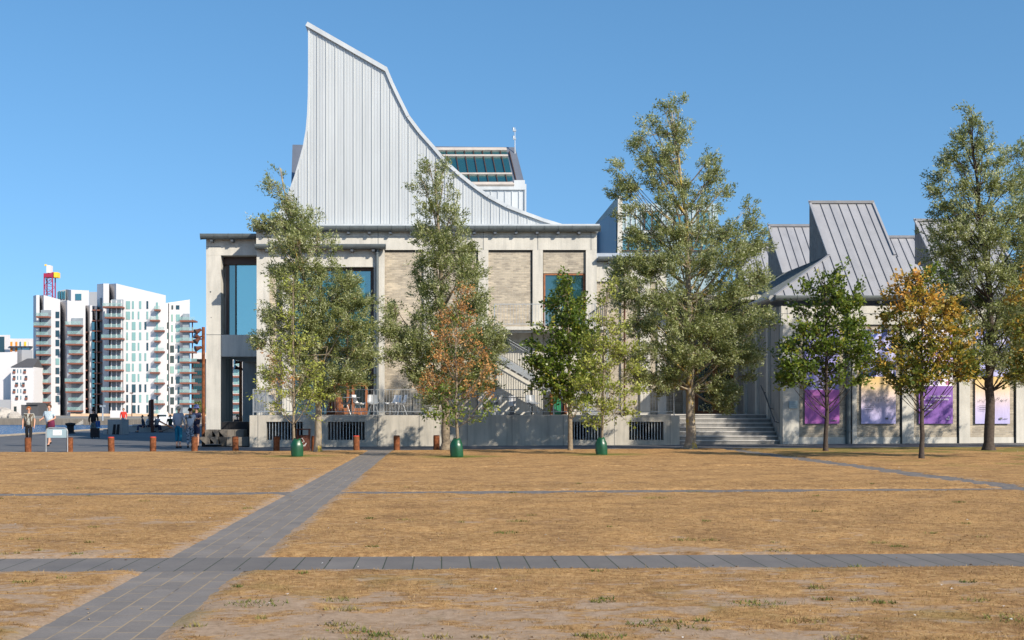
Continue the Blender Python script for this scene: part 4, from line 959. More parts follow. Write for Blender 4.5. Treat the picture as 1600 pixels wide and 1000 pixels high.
make_tree('willow_tree', 'willow cut by the right edge of the photo, only its left flank showing', 1648, 41.5, [(1648,600),(1645,480),(1640,360),(1630,240)],
 [([(1590,245,18,14),(1620,235,24,20),(1605,280,20,20),(1640,290,40,30),(1620,340,30,30),(1660,360,50,40),(1620,420,34,34),(1670,440,50,40),(1610,500,36,30),(1660,520,60,36),(1630,570,50,30),(1595,590,20,14)], M_wil, 70, .11, .037, wt, 'crown')], .17, M_bark2, group=WG, seed=15)
make_tree('young_tree', 'slender half bare young tree with yellow green leaves, left of the willow trunk', 459, 38.0, [(459,640),(458,560),(458,480),(459,430)],
 [([(458,455,8,20),(456,500,12,20),(446,545,18,18),(470,540,16,16),(440,580,24,16),(478,585,26,18),(420,610,18,10),(455,615,26,14),(490,620,20,14),(435,640,22,10),(470,645,26,8)], M_wily, 30, .10, .05, yt, 'crown'),
  ([(430,560,22,18),(450,600,22,14)], M_brn, 10, .08, .04, yt, 'withered_leaves')], .055, M_bark, cat='young tree', group=SG, seed=21, flare=1.1)
make_tree('young_oak', 'young oak with withered orange brown leaves, green only low down', 715, 36.9, [(712,640),(712,560),(714,490),(720,455)],
 [([(722,460,7,10),(718,480,9,12),(704,500,14,12),(728,508,14,12),(700,530,20,14),(730,540,20,14),(690,558,16,13),(748,556,12,12),(712,575,28,16),(755,585,12,14),(670,590,12,10),(690,600,24,14),(735,612,22,13),(760,620,8,10),(665,610,8,9)], M_brn, 27, .085, .045, yt, 'withered_leaves'),
  ([(716,500,14,18),(700,560,18,18),(735,570,16,18)], M_oak, 7, .09, .05, ot, 'crown'), ([(700,618,18,12),(712,640,28,10),(680,652,14,6),(735,655,22,8),(700,662,18,6),(755,640,10,8)], M_oak, 40, .10, .06, ot, 'crown')], .06, M_bark, cat='young oak', group=SG, seed=22, flare=1.1)
make_tree('oak_tree', 'dark green oak before the steel staircase', 891, 42.0, [(890,640),(889,560),(887,490),(885,440)],
 [([(888,440,7,9),(884,458,12,12),(872,478,16,12),(900,480,16,14),(884,500,26,14),(858,520,22,14),(900,522,30,16),(845,545,18,12),(880,545,30,16),(920,548,22,16),(840,570,18,12),(870,575,30,16),(910,578,26,16),(860,600,26,12),(895,605,28,14),(925,600,16,12),(880,622,20,9),(910,628,16,8)], M_oak, 84, .12, .08, ot, 'crown')], .095, M_bark, group=OG, seed=23, flare=1.2)
make_tree('young_tree', 'airy young tree with light yellow green leaves right of the dark oak', 941, 37.8, [(941,640),(943,560),(946,490),(950,440)],
 [([(951,452,8,14),(948,475,14,14),(965,490,10,10),(940,505,18,14),(960,520,16,14),(930,540,20,16),(958,550,22,16),(985,545,8,10),(918,570,18,12),(950,580,28,16),(985,580,14,12),(920,605,24,12),(955,612,28,14),(988,610,12,10),(905,635,14,8),(940,640,28,12),(970,645,16,10),(930,665,20,8)], M_wily, 62, .10, .055, yt, 'crown')], .055, M_bark, cat='young tree', group=SG, seed=24, flare=1.1)
make_tree('oak_tree', 'fresh green oak before the magenta banner', 1290, 39.9, [(1291,640),(1290,560),(1290,490),(1288,430)],
 [([(1283,418,10,6),(1304,428,10,8),(1278,440,14,9),(1298,452,16,10),(1262,455,12,7),(1328,460,16,9),(1290,470,24,12),(1255,485,18,10),(1320,485,20,12),(1285,495,32,13),(1245,512,16,9),(1275,520,32,14),(1325,518,26,14),(1345,530,14,9),(1240,545,22,11),(1290,548,40,15),(1335,552,26,12),(1230,575,16,10),(1265,575,34,13),(1315,575,34,13),(1350,572,16,10),(1240,598,22,9),(1285,600,34,10),(1330,596,22,9)], M_oak, 86, .12, .085, ot, 'crown')], .085, M_bark2, group=OG, seed=25, flare=1.2)
at_ = lambda C, cl, r: .50*cl+.28*r+.17*np.clip((C[:, 2]-3.4)/1.5, -.8, 1)
make_tree('oak_tree', 'oak turning orange and yellow before the purple banner', 1440, 33.5, [(1440,640),(1440,560),(1442,490),(1446,440)],
 [([(1425,440,14,9),(1415,460,20,10),(1445,465,24,12),(1470,478,16,9),(1405,490,18,10),(1435,492,28,12),(1480,495,18,10),(1420,515,30,12),(1462,518,28,12),(1495,520,12,9),(1405,545,20,9),(1445,545,34,12),(1490,548,20,10),(1395,572,24,11),(1435,572,30,12),(1475,572,32,12),(1508,575,16,9),(1380,582,14,8),(1415,598,22,9),(1455,596,28,9),(1498,590,18,8),(1430,612,14,6)], M_aut, 84, .115, .075, at_, 'crown'),
  ([(1452,432,14,12),(1440,450,10,8),(1425,540,16,9),(1440,590,22,10)], M_oak, 50, .115, .075, ot, 'green_leaves')], .075, M_bark2, group=OG, seed=26, flare=1.25)
make_tree('oak_tree', 'orange turning oak whose left twigs show at the right edge of the photo', 1640, 33.0, [(1640,640),(1640,540),(1642,430)],
 [([(1605,470,12,14),(1635,440,30,20),(1650,490,50,24),(1600,520,14,14),(1640,540,50,22),(1605,570,18,16),(1650,590,50,20),(1592,590,12,10)], M_aut, 50, .115, .075, at_, 'crown')], .085, M_bark2, group=OG, seed=27, flare=1.25)

make_tree('willow_tree', 'willow standing just outside the right edge, shading the banner wall', 1800, 41.5, [(1800,600),(1797,480),(1792,360),(1785,240)],
 [([(1780,235,24,20),(1800,290,44,30),(1770,330,40,30),(1810,360,50,40),(1750,400,40,34),(1800,440,60,40),(1760,500,50,30),(1820,520,60,36),(1780,570,60,30)], M_wil, 44, .11, .037, wt, 'crown')], .17, M_bark2, group=WG, seed=16)
# green watering bags
def bag(px, pyb, pyt, hw, label):
    Y_ = {464: 37.7, 714: 36.6, 940: 37.55}[px]; sc_ = Y_/F; x = WX(px, Y_); z = gz(x); h = (pyb-pyt)*sc_; r_ = hw*sc_; rows = []
    ph = random.random()*6
    for k in range(11):
        v = k/10; rr = r_*(.93+.10*math.sin(3.14*v)-.42*max(0, v-.68)/.32); rows.append([(x+math.cos(a)*rr*(1+.15*math.sin(3*a+ph+v*2.5)+.10*math.sin(7*a+v*9+ph)*v)+.10*r_*v*v*math.sin(ph), Y_+math.sin(a)*rr*.9*(1+.06*math.sin(4*a+v*3)), z+h*v+(.03*math.sin(2*a+ph) if k == 10 else 0)) for a in [6.28318*j/22 for j in range(22)]])
    g = MB(); g.ring(rows); o = g.build('watering_bag', M_bag, smooth=True); return tag(o, label, 'watering bag', 'green watering bags round the young trees')
bag(464, 716.5, 688, 9.2, 'shiny green watering bag on the leftmost young tree'); bag(714, 717.5, 688, 9.8, 'green watering bag at the foot of the withered oak'); bag(940, 713, 685, 8.8, 'green watering bag right of the dark green oak')

# ================================================================ bollards, sign, bin, mast, blocks
def bollard(red):
    root = empty('bollard', (0, 0, 0), 'x', 'bollard', 'rusty bollards along the lawn edge')
    g = MB(); g.lathe([(.118, -.1), (.118, .50), (.112, .515)], n=20); g.build('post', M_rust, root, smooth=False, local=True)
    g = MB(); g.lathe([(.111, .516), (.116, .52), (.116, .535), (.09, .55), (.02, .553)], n=20); g.build('cap', M_redtop if red else M_rustd, root, local=True)
    return root
pb, pr = bollard(False), bollard(True)
bl = [(44, 0, 'brown rusted bollard in front of the walking woman'), (109, 0, 'rusted bollard just right of the framed sign'), (174, 1, 'red topped bollard before the dark concrete seat block'), (239, 1, 'red topped bollard before the dark steel column'),
      (304, 0, 'dark rusted bollard in front of the three standing women'), (368, 0, 'shaded bollard in front of the stacked stone blocks'), (432, 0, 'rusted bollard before the leftmost vent grille'), (491, 0, 'rusted bollard peeping out behind the lichen spotted willow trunk'),
      (557, 1, 'orange rusted bollard beside the end of the paver path, left side'), (620, 0, 'rusted bollard right of the end of the paver path'), (682, 0, 'rightmost rusted bollard, next to the forked willow trunk')]
fb = fr_ = True
for px, red, lab in bl:
    if red: o = pr if fr_ else copy_tree(pr); fr_ = False
    else: o = pb if fb else copy_tree(pb); fb = False
    x = WX(px, 43.98); o.location = (x, 43.98, gz(x)); o.rotation_euler = (R(random.uniform(-1.2, 1.2)), R(random.uniform(-1.2, 1.2)), random.random()*6); o['label'] = lab
YG = 43.75
def XG(px): return WX(px, YG)
def ZG(py): return WZ(py, YG)
sg = empty('sign_board', (XG(88), YG, gz(XG(88))), 'low grey information board in a bent steel tube frame', 'sign')
g = MB(); zt = ZG(668.5); r_ = .028; cx0, cx1 = XG(72), XG(105.5)
pts = [(cx0, YG, -.15), (cx0, YG, zt-.12), (cx0+.035, YG, zt-.035), (cx0+.12, YG, zt), (cx1-.12, YG, zt), (cx1-.035, YG, zt-.035), (cx1, YG, zt-.12), (cx1, YG, -.15)]
g.path(pts, .022, 8); g.build('frame', M_steel, sg, smooth=False)
g = MB(); g.box(cx0+.035, cx1-.035, YG-.012, YG+.012, ZG(684), zt-.035); g.build('panel', M_sign, sg)
g = MB(); g.box(XG(83), XG(96.3), YG-.02, YG-.013, ZG(680), ZG(672)); pp = g.build('notice', M_paper, sg)
g = MB(); g.box(XG(86), XG(88.5), YG-.024, YG-.0205, ZG(677), ZG(676.4)); g.box(XG(89), XG(90), YG-.024, YG-.0205, ZG(677.5), ZG(676.8))
g.add([(XG(92), YG-.022, ZG(676.6)), (XG(92.8), YG-.022, ZG(675.2)), (XG(93.6), YG-.022, ZG(674.6)), (XG(94), YG-.022, ZG(675)), (XG(93.1), YG-.022, ZG(676)), (XG(92.6), YG-.022, ZG(677))], [(0,1,2,3,4,5)])
g.build('print', M_ink, pp)
Yb = 43.6; bn = empty('litter_bin', (WX(474, Yb), Yb, 0), 'rusted square litter bin with a hood, chalk scribble on its side', 'litter bin')
xa, xb = WX(464.5, Yb), WX(484, Yb); z1 = WZ(680, Yb)
g = MB(); g.box(xa, xb, Yb-.2, Yb+.25, -.03, z1); g.build('body', M_rustd, bn)
g = MB(); zt = WZ(671.5, Yb)
for a in (xa, xb-.03): g.box(a, a+.03, Yb-.2, Yb+.25, z1+.001, zt)
g.box(xa-.01, xb+.01, Yb-.22, Yb+.27, zt+.001, zt+.035); g.build('hood', M_rustd, bn)
g = MB(); gp = [(xa+.12, z1-.15), (xa+.2, z1-.1), (xa+.28, z1-.22), (xa+.16, z1-.3), (xa+.3, z1-.4), (xa+.36, z1-.28), (xa+.2, z1-.45), (xa+.1, z1-.38)]
for a, b_ in zip(gp, gp[1:]): g.tube((a[0], Yb-.203, a[1]), (b_[0], Yb-.203, b_[1]), .007, n=4)
g.build('scribble', M_paper, bn)
def mast(px, Y, py0, py1, r, spots, label):
    x = WX(px, Y); root = empty('light_mast', (x, Y, gz(x)), label, 'lamp post', 'rusty light masts')
    g = MB(); g.tube((x, Y, gz(x)-.1), (x, Y, WZ(py1, Y)), r, r*.9, n=14); g.build('pole', M_rust, root)
    for px_, py_, dx_, dz_ in spots:
        a = Vector((x, Y, WZ(py_, Y)+.05)); c_ = Vector((WX(px_, Y), Y-.12, WZ(py_, Y))); d = Vector((dx_, -.55, dz_)).normalized()
        g = MB(); g.tube(a, c_, .03, n=6); g.tube(c_-d*.12, c_+d*.03, .06, .085, n=12); g.tube(c_+d*.03, c_+d*.16, .085, .135, n=12); s_ = g.build('spotlight', M_rustd, root)
        q = MB(); q.tube(c_+d*.155, c_+d*.162, .12, n=12); q.build('lens', M_glassd, s_)
    return root
mast(317.8, 50.2, 690, 511, .075, [(311, 517, -.8, -.5), (310, 527, -.9, .5), (311.5, 544, -.8, -.3), (310, 531, -.6, -.7)], 'tall rust orange mast with dark spotlights at the left corner of the museum')
mast(376, 63, 660, 540, .09, [(371, 566, -.9, 0), (382, 578, .9, -.3), (371, 575, -.9, .3)], 'rusty mast seen through the passage under the gallery')
# stacked stone seating blocks
Yq = 49.2
def sblock(px0, px1, py0, py1, Y, cut, lab, k):
    x0, x1 = WX(px0, Y), WX(px1, Y); z1, z0 = WZ(py0, Y), WZ(py1, Y); w_ = x1-x0
    g = MB(); 
    if cut == 1: g.extrude_xz([(x0+w_*.04, z1), (x0+w_*.04, z1-(z1-z0)*.25), (x0+w_*.62, z0), (x1-w_*.02, z0), (x1-w_*.02, z1)][::-1], Y, Y+.85)
    elif cut == 2: g.add([(x0, Y, z1), (x1-.02, Y, z1), (x1-.02, Y+.25, z0), (x0+.1, Y+.25, z0), (x0, Y+.9, z1), (x1-.02, Y+.9, z1), (x1-.02, Y+.9, z0), (x0+.1, Y+.9, z0)], [(0,3,2,1), (4,5,6,7), (0,1,5,4), (1,2,6,5), (2,3,7,6), (3,0,4,7)])
    else: g.box(x0, x1-.02, Y+.04, Y+.9, z0, z1)
    o = g.build('stone_block', M_dconc, None); me = o.data; off = Vector((x0, Y, z0)); 
    for v in me.vertices: v.co -= off
    o.location = off; return tag(o, lab, 'stone block', 'rough blocks stacked at the left gallery corner')
rows_ = [(311, 328, 683, 694, 1, 'leftmost lower stone block with a slanting underside'), (328, 341, 683, 694, 1, 'second block from the left in the lower stone row'), (341, 354, 683, 697, 2, 'lower stone block under the middle of the upper row'), (354, 372, 683, 697, 0, 'flat lower stone block behind the shaded bollard'), (372, 389, 683, 697, 0, 'lower stone block touching the terrace wall'),
         (320, 332, 671.5, 682.7, 0, 'leftmost block of the upper stone row under the white pillar'), (332, 342, 671.5, 682.7, 1, 'upper stone block with a small triangular notch'), (342, 355, 671.5, 682.7, 1, 'upper stone block with a large triangular notch'), (355, 367, 671.5, 682.7, 0, 'upper stone block, third from the right end'), (367, 381, 671.5, 682.7, 0, 'rightmost block of the upper stone row')]
for k, (a, b_, c_, d_, cut, lab) in enumerate(rows_): sblock(a, b_, c_, d_, Yq+(.35 if k > 4 else 0), cut, lab, k)
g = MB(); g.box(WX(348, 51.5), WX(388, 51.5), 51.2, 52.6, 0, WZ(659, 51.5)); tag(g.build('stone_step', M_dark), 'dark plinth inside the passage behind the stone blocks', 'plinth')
g = MB(); g.box(WX(313, Yq), WX(389, Yq), Yq+.3, Yq+1.2, -.08, .02); tag(g.build('block_footing', M_dark), 'dark footing under the stacked stone blocks', 'footing')

# ================================================================ terrace furniture
def shell_chair(mat):
    root = empty('shell_chair', (0, 0, 0), 'x', 'chair', 'shell chairs on the terrace')
    g = MB(); n = 8; vs = []; fs = []; prof = [(-.20, .47), (-.22, .445), (-.1, .43), (.05, .43), (.16, .46), (.22, .56), (.26, .70), (.29, .84)]
    for s_ in (0, .015):
        for (y, z) in prof:
            for i in range(n+1): u = i/n*2-1; hw = .23-.04*max(0, z-.5)*2; vs.append((u*hw, y-abs(u)**2*.05*(z > .5), z+s_*(.6)+abs(u)**3*.07*(z < .55)+0*s_+s_))
    m_ = len(prof)*(n+1)
    for j in range(len(prof)-1):
        for i in range(n): a = j*(n+1)+i; fs += [(a, a+1, a+n+2, a+n+1), (m_+a, m_+a+n+1, m_+a+n+2, m_+a+1)]
    g.add(vs, fs); g.build('seat_shell', mat, root, smooth=True, local=True)
    for sx in (-1, 1):
        for sy in (-1, 1):
            g = MB(); g.tube((sx*.1, sy*.08, .43), (sx*.23, sy*.21, 0), .011, n=6); g.build('leg', M_steel, root, local=True)
    return root
def table(mat, h=.73, w_=.35, round_=False):
    root = empty('cafe_table', (0, 0, 0), 'x', 'table', 'small tables on the terrace')
    g = MB()
    if round_: g.lathe([(w_, h), (w_, h+.025), (.01, h+.025)], n=20)
    else: g.box(-w_, w_, -w_, w_, h, h+.025)
    g.build('table_top', mat, root, local=True)
    g = MB(); g.tube((0, 0, .03), (0, 0, h-.001), .025, n=8)
    g.build('pedestal', M_dsteel, root, local=True)
    g = MB()
    for a in range(4): g.tube((0, 0, .05), (.32*math.cos(a*1.57+.4), .32*math.sin(a*1.57+.4), .015), .018, n=6)
    g.build('foot', M_dsteel, root, local=True); return root
cg, cw = shell_chair(M_cgrey), shell_chair(M_cwhite)
def put(o, px, Y, rz, lab, s=1.0):
    o.location = (WX(px, Y), Y, TZ-.005); o.rotation_euler[2] = rz; o['label'] = lab; return o
put(cg, 539, 50.4, R(-75), 'dark grey shell chair before the orange doors, facing right'); put(cw, 561, 50.6, R(70), 'white shell chair facing left across from the grey one')
put(copy_tree(cw), 612, 50.8, R(-60), 'leftmost of three white chair backs against the brick wall'); put(copy_tree(cw), 618, 51.5, R(-65), 'middle of three white chair backs against the brick wall'); put(copy_tree(cw), 626, 50.5, R(-70), 'rightmost of three white chair backs against the brick wall')
put(copy_tree(cg), 770, 50.3, R(-80), 'grey shell chair left of the table with the white box'); put(copy_tree(cg), 775, 52.0, R(-100), 'grey shell chair further back in the stair shadow'); put(copy_tree(cg), 832, 51.0, R(20), 'grey shell chair deep in the striped stair shadow')
put(copy_tree(cg), 480, 50.4, R(-40), 'grey shell chair behind the half bare young tree'); put(copy_tree(cg), 430, 50.7, R(60), 'grey shell chair near the left railing corner'); put(copy_tree(cg), 583, 50.2, R(10), 'low chair beside the zinc downpipe')
put(copy_tree(cw), 668, 50.6, R(-50), 'white shell chair behind the withered oak'); put(copy_tree(cg), 690, 50.9, R(60), 'grey shell chair behind the forked willow trunk')
tb = table(M_cgrey); put(tb, 549, 50.5, 0, 'small table between the grey and the white chair'); t2 = table(M_dsteel, .74, .42); put(t2, 803, 50.6, .2, 'dark cafe table carrying a white box, in the stair shadow edge')
put(copy_tree(tb), 645, 51.0, .3, 'table right of the three white chairs'); put(copy_tree(tb), 505, 50.5, .3, 'table behind the lichen spotted willow trunk')
g = MB(); o_ = (WX(799, 51.2), 51.2, TZ+.4); g.box(-.14, .14, -.14, .14, 0, .44); o = g.build('storage_box', M_cwhite); o.location = (WX(800, 51.4), 51.4, TZ+.38); tag(o, 'white box standing behind the dark cafe table', 'box')
g = MB(); g.box(-.1, .1, -.1, .1, 0, .38); o = g.build('stool', M_dsteel); o.location = (WX(800, 51.4), 51.4, TZ-.01); tag(o, 'dark stool carrying the white box', 'stool')
ab = empty('menu_board', (WX(524, 50.1), 50.1, TZ), 'orange wooden folding board standing before the doors', 'board')
for s_ in (-1, 1):
    g = MB(); g.add([(-.28+0, s_*.02, 1.05), (.28, s_*.02, 1.05), (.28, s_*.25, 0), (-.28, s_*.25, 0), (-.28, s_*.05, 1.05), (.28, s_*.05, 1.05), (.28, s_*.28, 0), (-.28, s_*.28, 0)], [(0,1,2,3), (7,6,5,4), (0,4,5,1), (1,5,6,2), (2,6,7,3), (3,7,4,0)]); g.build('panel', M_wood, ab, local=True)
ab.rotation_euler[2] = R(55)

# ================================================================ people
def skin_mesh(name, pts, edges, rad, mat, parent, root=0, sub=1):
    bm = bmesh.new(); L = bm.verts.layers.skin.verify(); vs = [bm.verts.new(p) for p in pts]
    for v, r in zip(vs, rad): v[L].radius = (r, r) if not isinstance(r, tuple) else r
    vs[root][L].use_root = True
    for a, b_ in edges: bm.edges.new((vs[a], vs[b_]))
    me = bpy.data.meshes.new(name); bm.to_mesh(me); bm.free()
    t_ = bpy.data.objects.new(name, me); COL.objects.link(t_); s_ = t_.modifiers.new('s', 'SKIN'); s_.use_smooth_shade = True
    u = t_.modifiers.new('u', 'SUBSURF'); u.levels = u.render_levels = sub
    dg = bpy.context.evaluated_depsgraph_get(); m2 = bpy.data.meshes.new_from_object(t_.evaluated_get(dg)); bpy.data.objects.remove(t_)
    m2.materials.clear(); m2.materials.append(mat); m2.polygons.foreach_set('use_smooth', [True]*len(m2.polygons))
    o = bpy.data.objects.new(name, m2); COL.objects.link(o); o.parent = parent; return o
def fabric(name, c, var=.12, sc_=6, stripe=None):
    if stripe is None: return plain(name, c, .9, 0, var, sc_, .2)
    m, t, b = nodes_of(name); t.links.new(ramp(t, noise(t, coord(t), sc_, 2, .5), [(.46, c), (.54, stripe)]), b.inputs['Base Color']); b.inputs['Roughness'].default_value = .9; return m
def person(px, Y, rz, h, label, top, bottom, hairc, sleeve='short', legs='long', walk=0., sit=False, hair='short', shoe=M_dark, arms=None, zoff=0, skirt=False, group=None, lean=0.):
    x = WX(px, Y); root = empty('person', (x, Y, gz(x)+zoff), label, 'person', group, rz); k = h/1.70; root.scale = (k, k, k)
    hz = .47 if sit else .93
    def V_(x, y, z): return Vector((x, y, z))
    pel = V_(0, 0, hz); chest = V_(0, -lean, hz+.36); neck = V_(0, -lean*1.2, hz+.53); hb = V_(0, -lean*1.3-.01, hz+.60); hc = V_(0, -lean*1.35-.015, hz+.68); ht = V_(0, -lean*1.35, hz+.755)
    pts = [pel, V_(0, -lean*.5, hz+.18), chest, neck, hb, hc, ht]; rad = [(.12, .09), (.10, .08), (.115, .08), .05, .062, (.075, .09), (.05, .055)]; ed = [(0,1), (1,2), (2,3), (3,4), (4,5), (5,6)]
    pts.append(hc+V_(0, -.105, -.005)); rad.append(.014); ed.append((5, 7))                       # nose
    J = {}
    for s_ in (-1, 1):
        sh = V_(s_*.185, -lean*1.1, hz+.47); a = (arms or {}).get(s_, (V_(s_*.25, .02, hz+.2), V_(s_*.24, -.1, hz-.03)))
        el, wr = V_(*a[0]), V_(*a[1]); hd = wr+(wr-el).normalized()*.08; i0 = len(pts)
        pts += [sh, el, wr, hd]; rad += [.052, .038, .026, .03]; ed += [(2, i0), (i0, i0+1), (i0+1, i0+2), (i0+2, i0+3)]
        d = (wr-el).normalized(); side = Vector((0, 1, 0)).cross(d).normalized() if abs(d.y) < .9 else Vector((1, 0, 0)); fw = side.cross(d).normalized()
        for q in range(4):
            f0 = hd+d*.03+fw*(q-1.5)*.020; f1 = f0+d*(.05-.008*abs(q-1.3))-side*s_*.012; i1 = len(pts); pts += [f0, f1]; rad += [.009, .007]; ed += [(i0+3, i1), (i1, i1+1)]
        i1 = len(pts); pts += [hd+fw*-.045+d*.0, hd+fw*-.06+d*.035]; rad += [.010, .008]; ed += [(i0+3, i1), (i1, i1+1)]
        J[s_] = (sh, el, wr)
        hip = V_(s_*.085, 0, hz-.04)
        if sit: kn, an_, to = V_(s_*.1, -.42, .5), V_(s_*.1, -.45+.1*s_*walk, .09), V_(s_*.1, -.60, .04)
        else:
            w_ = walk*s_; kn = V_(s_*.09, -.10*w_-.03*abs(walk), .49); an_ = V_(s_*.085, -.24*w_+.03, .085+(.09*abs(walk) if w_ < 0 else 0)); to = an_+V_(0, -.15, -.05)
        i0 = len(pts); pts += [hip, kn, an_, to]; rad += [.085, .055, .037, .03]; ed += [(0, i0), (i0, i0+1), (i0+1, i0+2), (i0+2, i0+3)]; J[s_+10] = (hip, kn, an_, to)
    skin_mesh('body', pts, ed, rad, M_skin, root)
    # top
    tp = [V_(0, 0, hz-.06), V_(0, -lean*.5, hz+.18), chest, V_(0, -lean*1.1, hz+.49)]; tr = [(.18, .15), (.16, .135), (.185, .14), (.085, .08)]; te = [(0,1), (1,2), (2,3)]
    for s_ in (-1, 1):
        sh, el, wr = J[s_]; i0 = len(tp)
        if sleeve == 'short': tp += [sh, sh.lerp(el, .75)]; tr += [.068, .06]; te += [(2, i0), (i0, i0+1)]
        else: tp += [sh, el, el.lerp(wr, .85)]; tr += [.068, .055, .042]; te += [(2, i0), (i0, i0+1), (i0+1, i0+2)]
    skin_mesh('top', tp, te, tr, top, root)
    bp = [V_(0, 0, hz+.06), V_(0, 0, hz-.02)]; br = [(.145, .125), (.165, .135)]; be = [(0, 1)]
    for s_ in (-1, 1):
        hip, kn, an_, to = J[s_+10]; i0 = len(bp); w2 = 1.5 if skirt else 1
        if legs == 'long': bp += [hip, kn, kn.lerp(an_, .93)]; br += [.10, .072*w2, .058*w2]; be += [(1, i0), (i0, i0+1), (i0+1, i0+2)]
        elif legs == 'capri': bp += [hip, kn, kn.lerp(an_, .6)]; br += [.10, .078, .068]; be += [(1, i0), (i0, i0+1), (i0+1, i0+2)]
        else: bp += [hip, hip.lerp(kn, .92)]; br += [.105, .088]; be += [(1, i0), (i0, i0+1)]
    skin_mesh('shorts' if legs == 'short' else 'trousers', bp, be, br, bottom, root)
    for s_ in (-1, 1):
        hip, kn, an_, to = J[s_+10]; skin_mesh('shoe', [an_+V_(0, .04, -.045), an_+V_(0, -.05, -.045), to+V_(0, -.03, -.0)], [(0,1), (1,2)], [.042, .046, .036], shoe, root)
    g = MB(); N1, N2 = 10, 14; rows = []
    for i in range(N1):
        th = math.pi*(.02+.60*i/(N1-1)); rows.append([(hc.x+.094*math.sin(th)*math.sin(p)*(1.05+.06*math.sin(5*p+i)), hc.y+.02+(.105*math.sin(th)*-math.cos(p) if math.cos(p) < .35 else .105*math.sin(th)*-(.35+.45*(math.cos(p)-.35))*(1 if i < 5 else .3)), hc.z+.03+.11*math.cos(th)-(.0 if hair == 'short' else .05*i/N1)) for p in [6.28318*j/N2 for j in range(N2)]])
    g.ring(rows); g.build('hair', hairc, root, smooth=True, local=True)
    g = MB()
    for s_ in (-1, 1): g.lathe([(.001, -.010), (.012, 0), (.001, .010)], (hc.x+s_*.03, hc.y-.088, hc.z+.012), 6)
    g.build('eyes', M_dark, root, local=True)
    return root
H_red = fabric('auburn_hair', (.30, .10, .03)); H_gr = fabric('grey_hair', (.30, .28, .22)); H_bl = fabric('black_hair', (.015, .012, .012)); H_br = fabric('brown_hair', (.12, .06, .03))
pa = person(45, 51.5, R(12), 1.68, 'woman in taupe cardigan, patterned top and black trousers walking', fabric('patterned_top', (.40,.40,.36), sc_=40, stripe=(.20,.20,.18)), fabric('black_cotton', (.015,.015,.017)), H_red, 'short', 'long', .9, shoe=M_skin)
g = MB(); 
for s_ in (-1, 1): g.add([(s_*.05, -.16, 1.40), (s_*.20, -.08, 1.42), (s_*.22, .04, .86), (s_*.12, -.155, .84), (s_*.05, -.11, 1.42), (s_*.2, .1, 1.42), (s_*.21, .12, .86), (s_*.10, -.13, .84)], [(0,1,2,3), (1,5,6,2), (0,4,5,1), (3,2,6,7), (4,7,6,5)])
g.build('cardigan', fabric('taupe_knit', (.13,.10,.07)), pa, local=True)
g = MB(); g.tube((.1, -.15, 1.42), (-.16, -.17, 1.0), .012, n=5); g.build('bag_strap', M_brown, pa, local=True)
ws = bpy.data.materials['patterned_top']
pm_ = person(77, 51.6, R(-10), 1.78, 'man in pale blue checked shirt and khaki shorts with a jacket on his arm', fabric('checked_shirt', (.34,.45,.52), sc_=30, stripe=(.55,.62,.66)), fabric('khaki_cotton', (.25,.18,.10)), H_br, 'short', 'short', 1.0, shoe=M_dark,
             arms={1: ((.27, .02, 1.16), (.16, -.24, 1.06)), -1: ((-.27, .0, 1.16), (-.26, -.22, 1.10))})
g = MB(); g.ring([[(.10+.17*r_*math.cos(a)+.08, -.17+.09*r_*math.sin(a), z+.03*math.sin(3*a)) for a in [6.28318*j/12 for j in range(12)]] for r_, z in ((.3, 1.12), (.9, 1.10), (1, .98), (1.05, .86), (.7, .78), (.2, .77))])
o = g.build('jacket', fabric('maroon_cloth', (.12, .02, .05)), None, smooth=True); o.location = pm_.location; o.rotation_euler = pm_.rotation_euler; tag(o, 'maroon jacket draped over the walking man\'s forearm', 'jacket')
pc = person(146, 66.0, R(190), 1.62, 'woman in black top seen from behind pulling a suitcase', fabric('black_knit', (.012,.012,.014)), fabric('teal_grey_skirt', (.07,.11,.12)), H_bl, 'long', 'long', .3, skirt=True)
g = MB(); g.box(-.22, .22, -.14, .14, .07, .58); sc0 = empty('suitcase', (WX(148.5, 65.3), 65.3, -.08), 'black wheeled suitcase behind the woman in black', 'suitcase'); g.build('shell', M_dark, sc0, local=True)
g = MB(); g.tube((-.1, .1, .58), (-.1, .1, .95), .01, n=5); g.tube((.1, .1, .58), (.1, .1, .95), .01, n=5); g.tube((-.11, .1, .95), (.11, .1, .95), .014, n=5); g.build('handle', M_dsteel, sc0, local=True)
for s_ in (-1, 1): g = MB(); g.tube((s_*.17, .1, .04), (s_*.2, .1, .04), .04, n=10); g.build('wheel', M_dark, sc0, local=True)
g = MB(); g.box(-.12, .12, -.05, .05, .0, .34); o = g.build('handbag', fabric('blue_bag_cloth', (.02, .08, .25))); o.location = (WX(153, 66), 66, .55); tag(o, 'blue bag held by the woman in black', 'bag')
person(279, 48.0, R(165), 1.66, 'grey haired woman in grey top and teal cropped trousers, back turned', fabric('grey_jersey', (.30,.33,.38)), fabric('teal_cotton', (.01,.13,.22)), H_gr, 'long', 'capri', .12, arms={1: ((.24, -.02, 1.14), (.22, -.12, .92)), -1: ((-.25, -.02, 1.15), (-.22, -.14, .92))})
person(297, 48.3, R(205), 1.60, 'black haired woman in white and black top and patterned trousers', fabric('white_black_top', (.50,.54,.60), sc_=2.2, stripe=(.015,.015,.015)), fabric('floral_trousers', (.35,.40,.45), sc_=14, stripe=(.03,.05,.09)), H_bl, 'short', 'long', .1, arms={1: ((.30, .02, 1.15), (.14, -.08, .98)), -1: ((-.26, -.12, 1.18), (-.2, -.32, 1.2))})
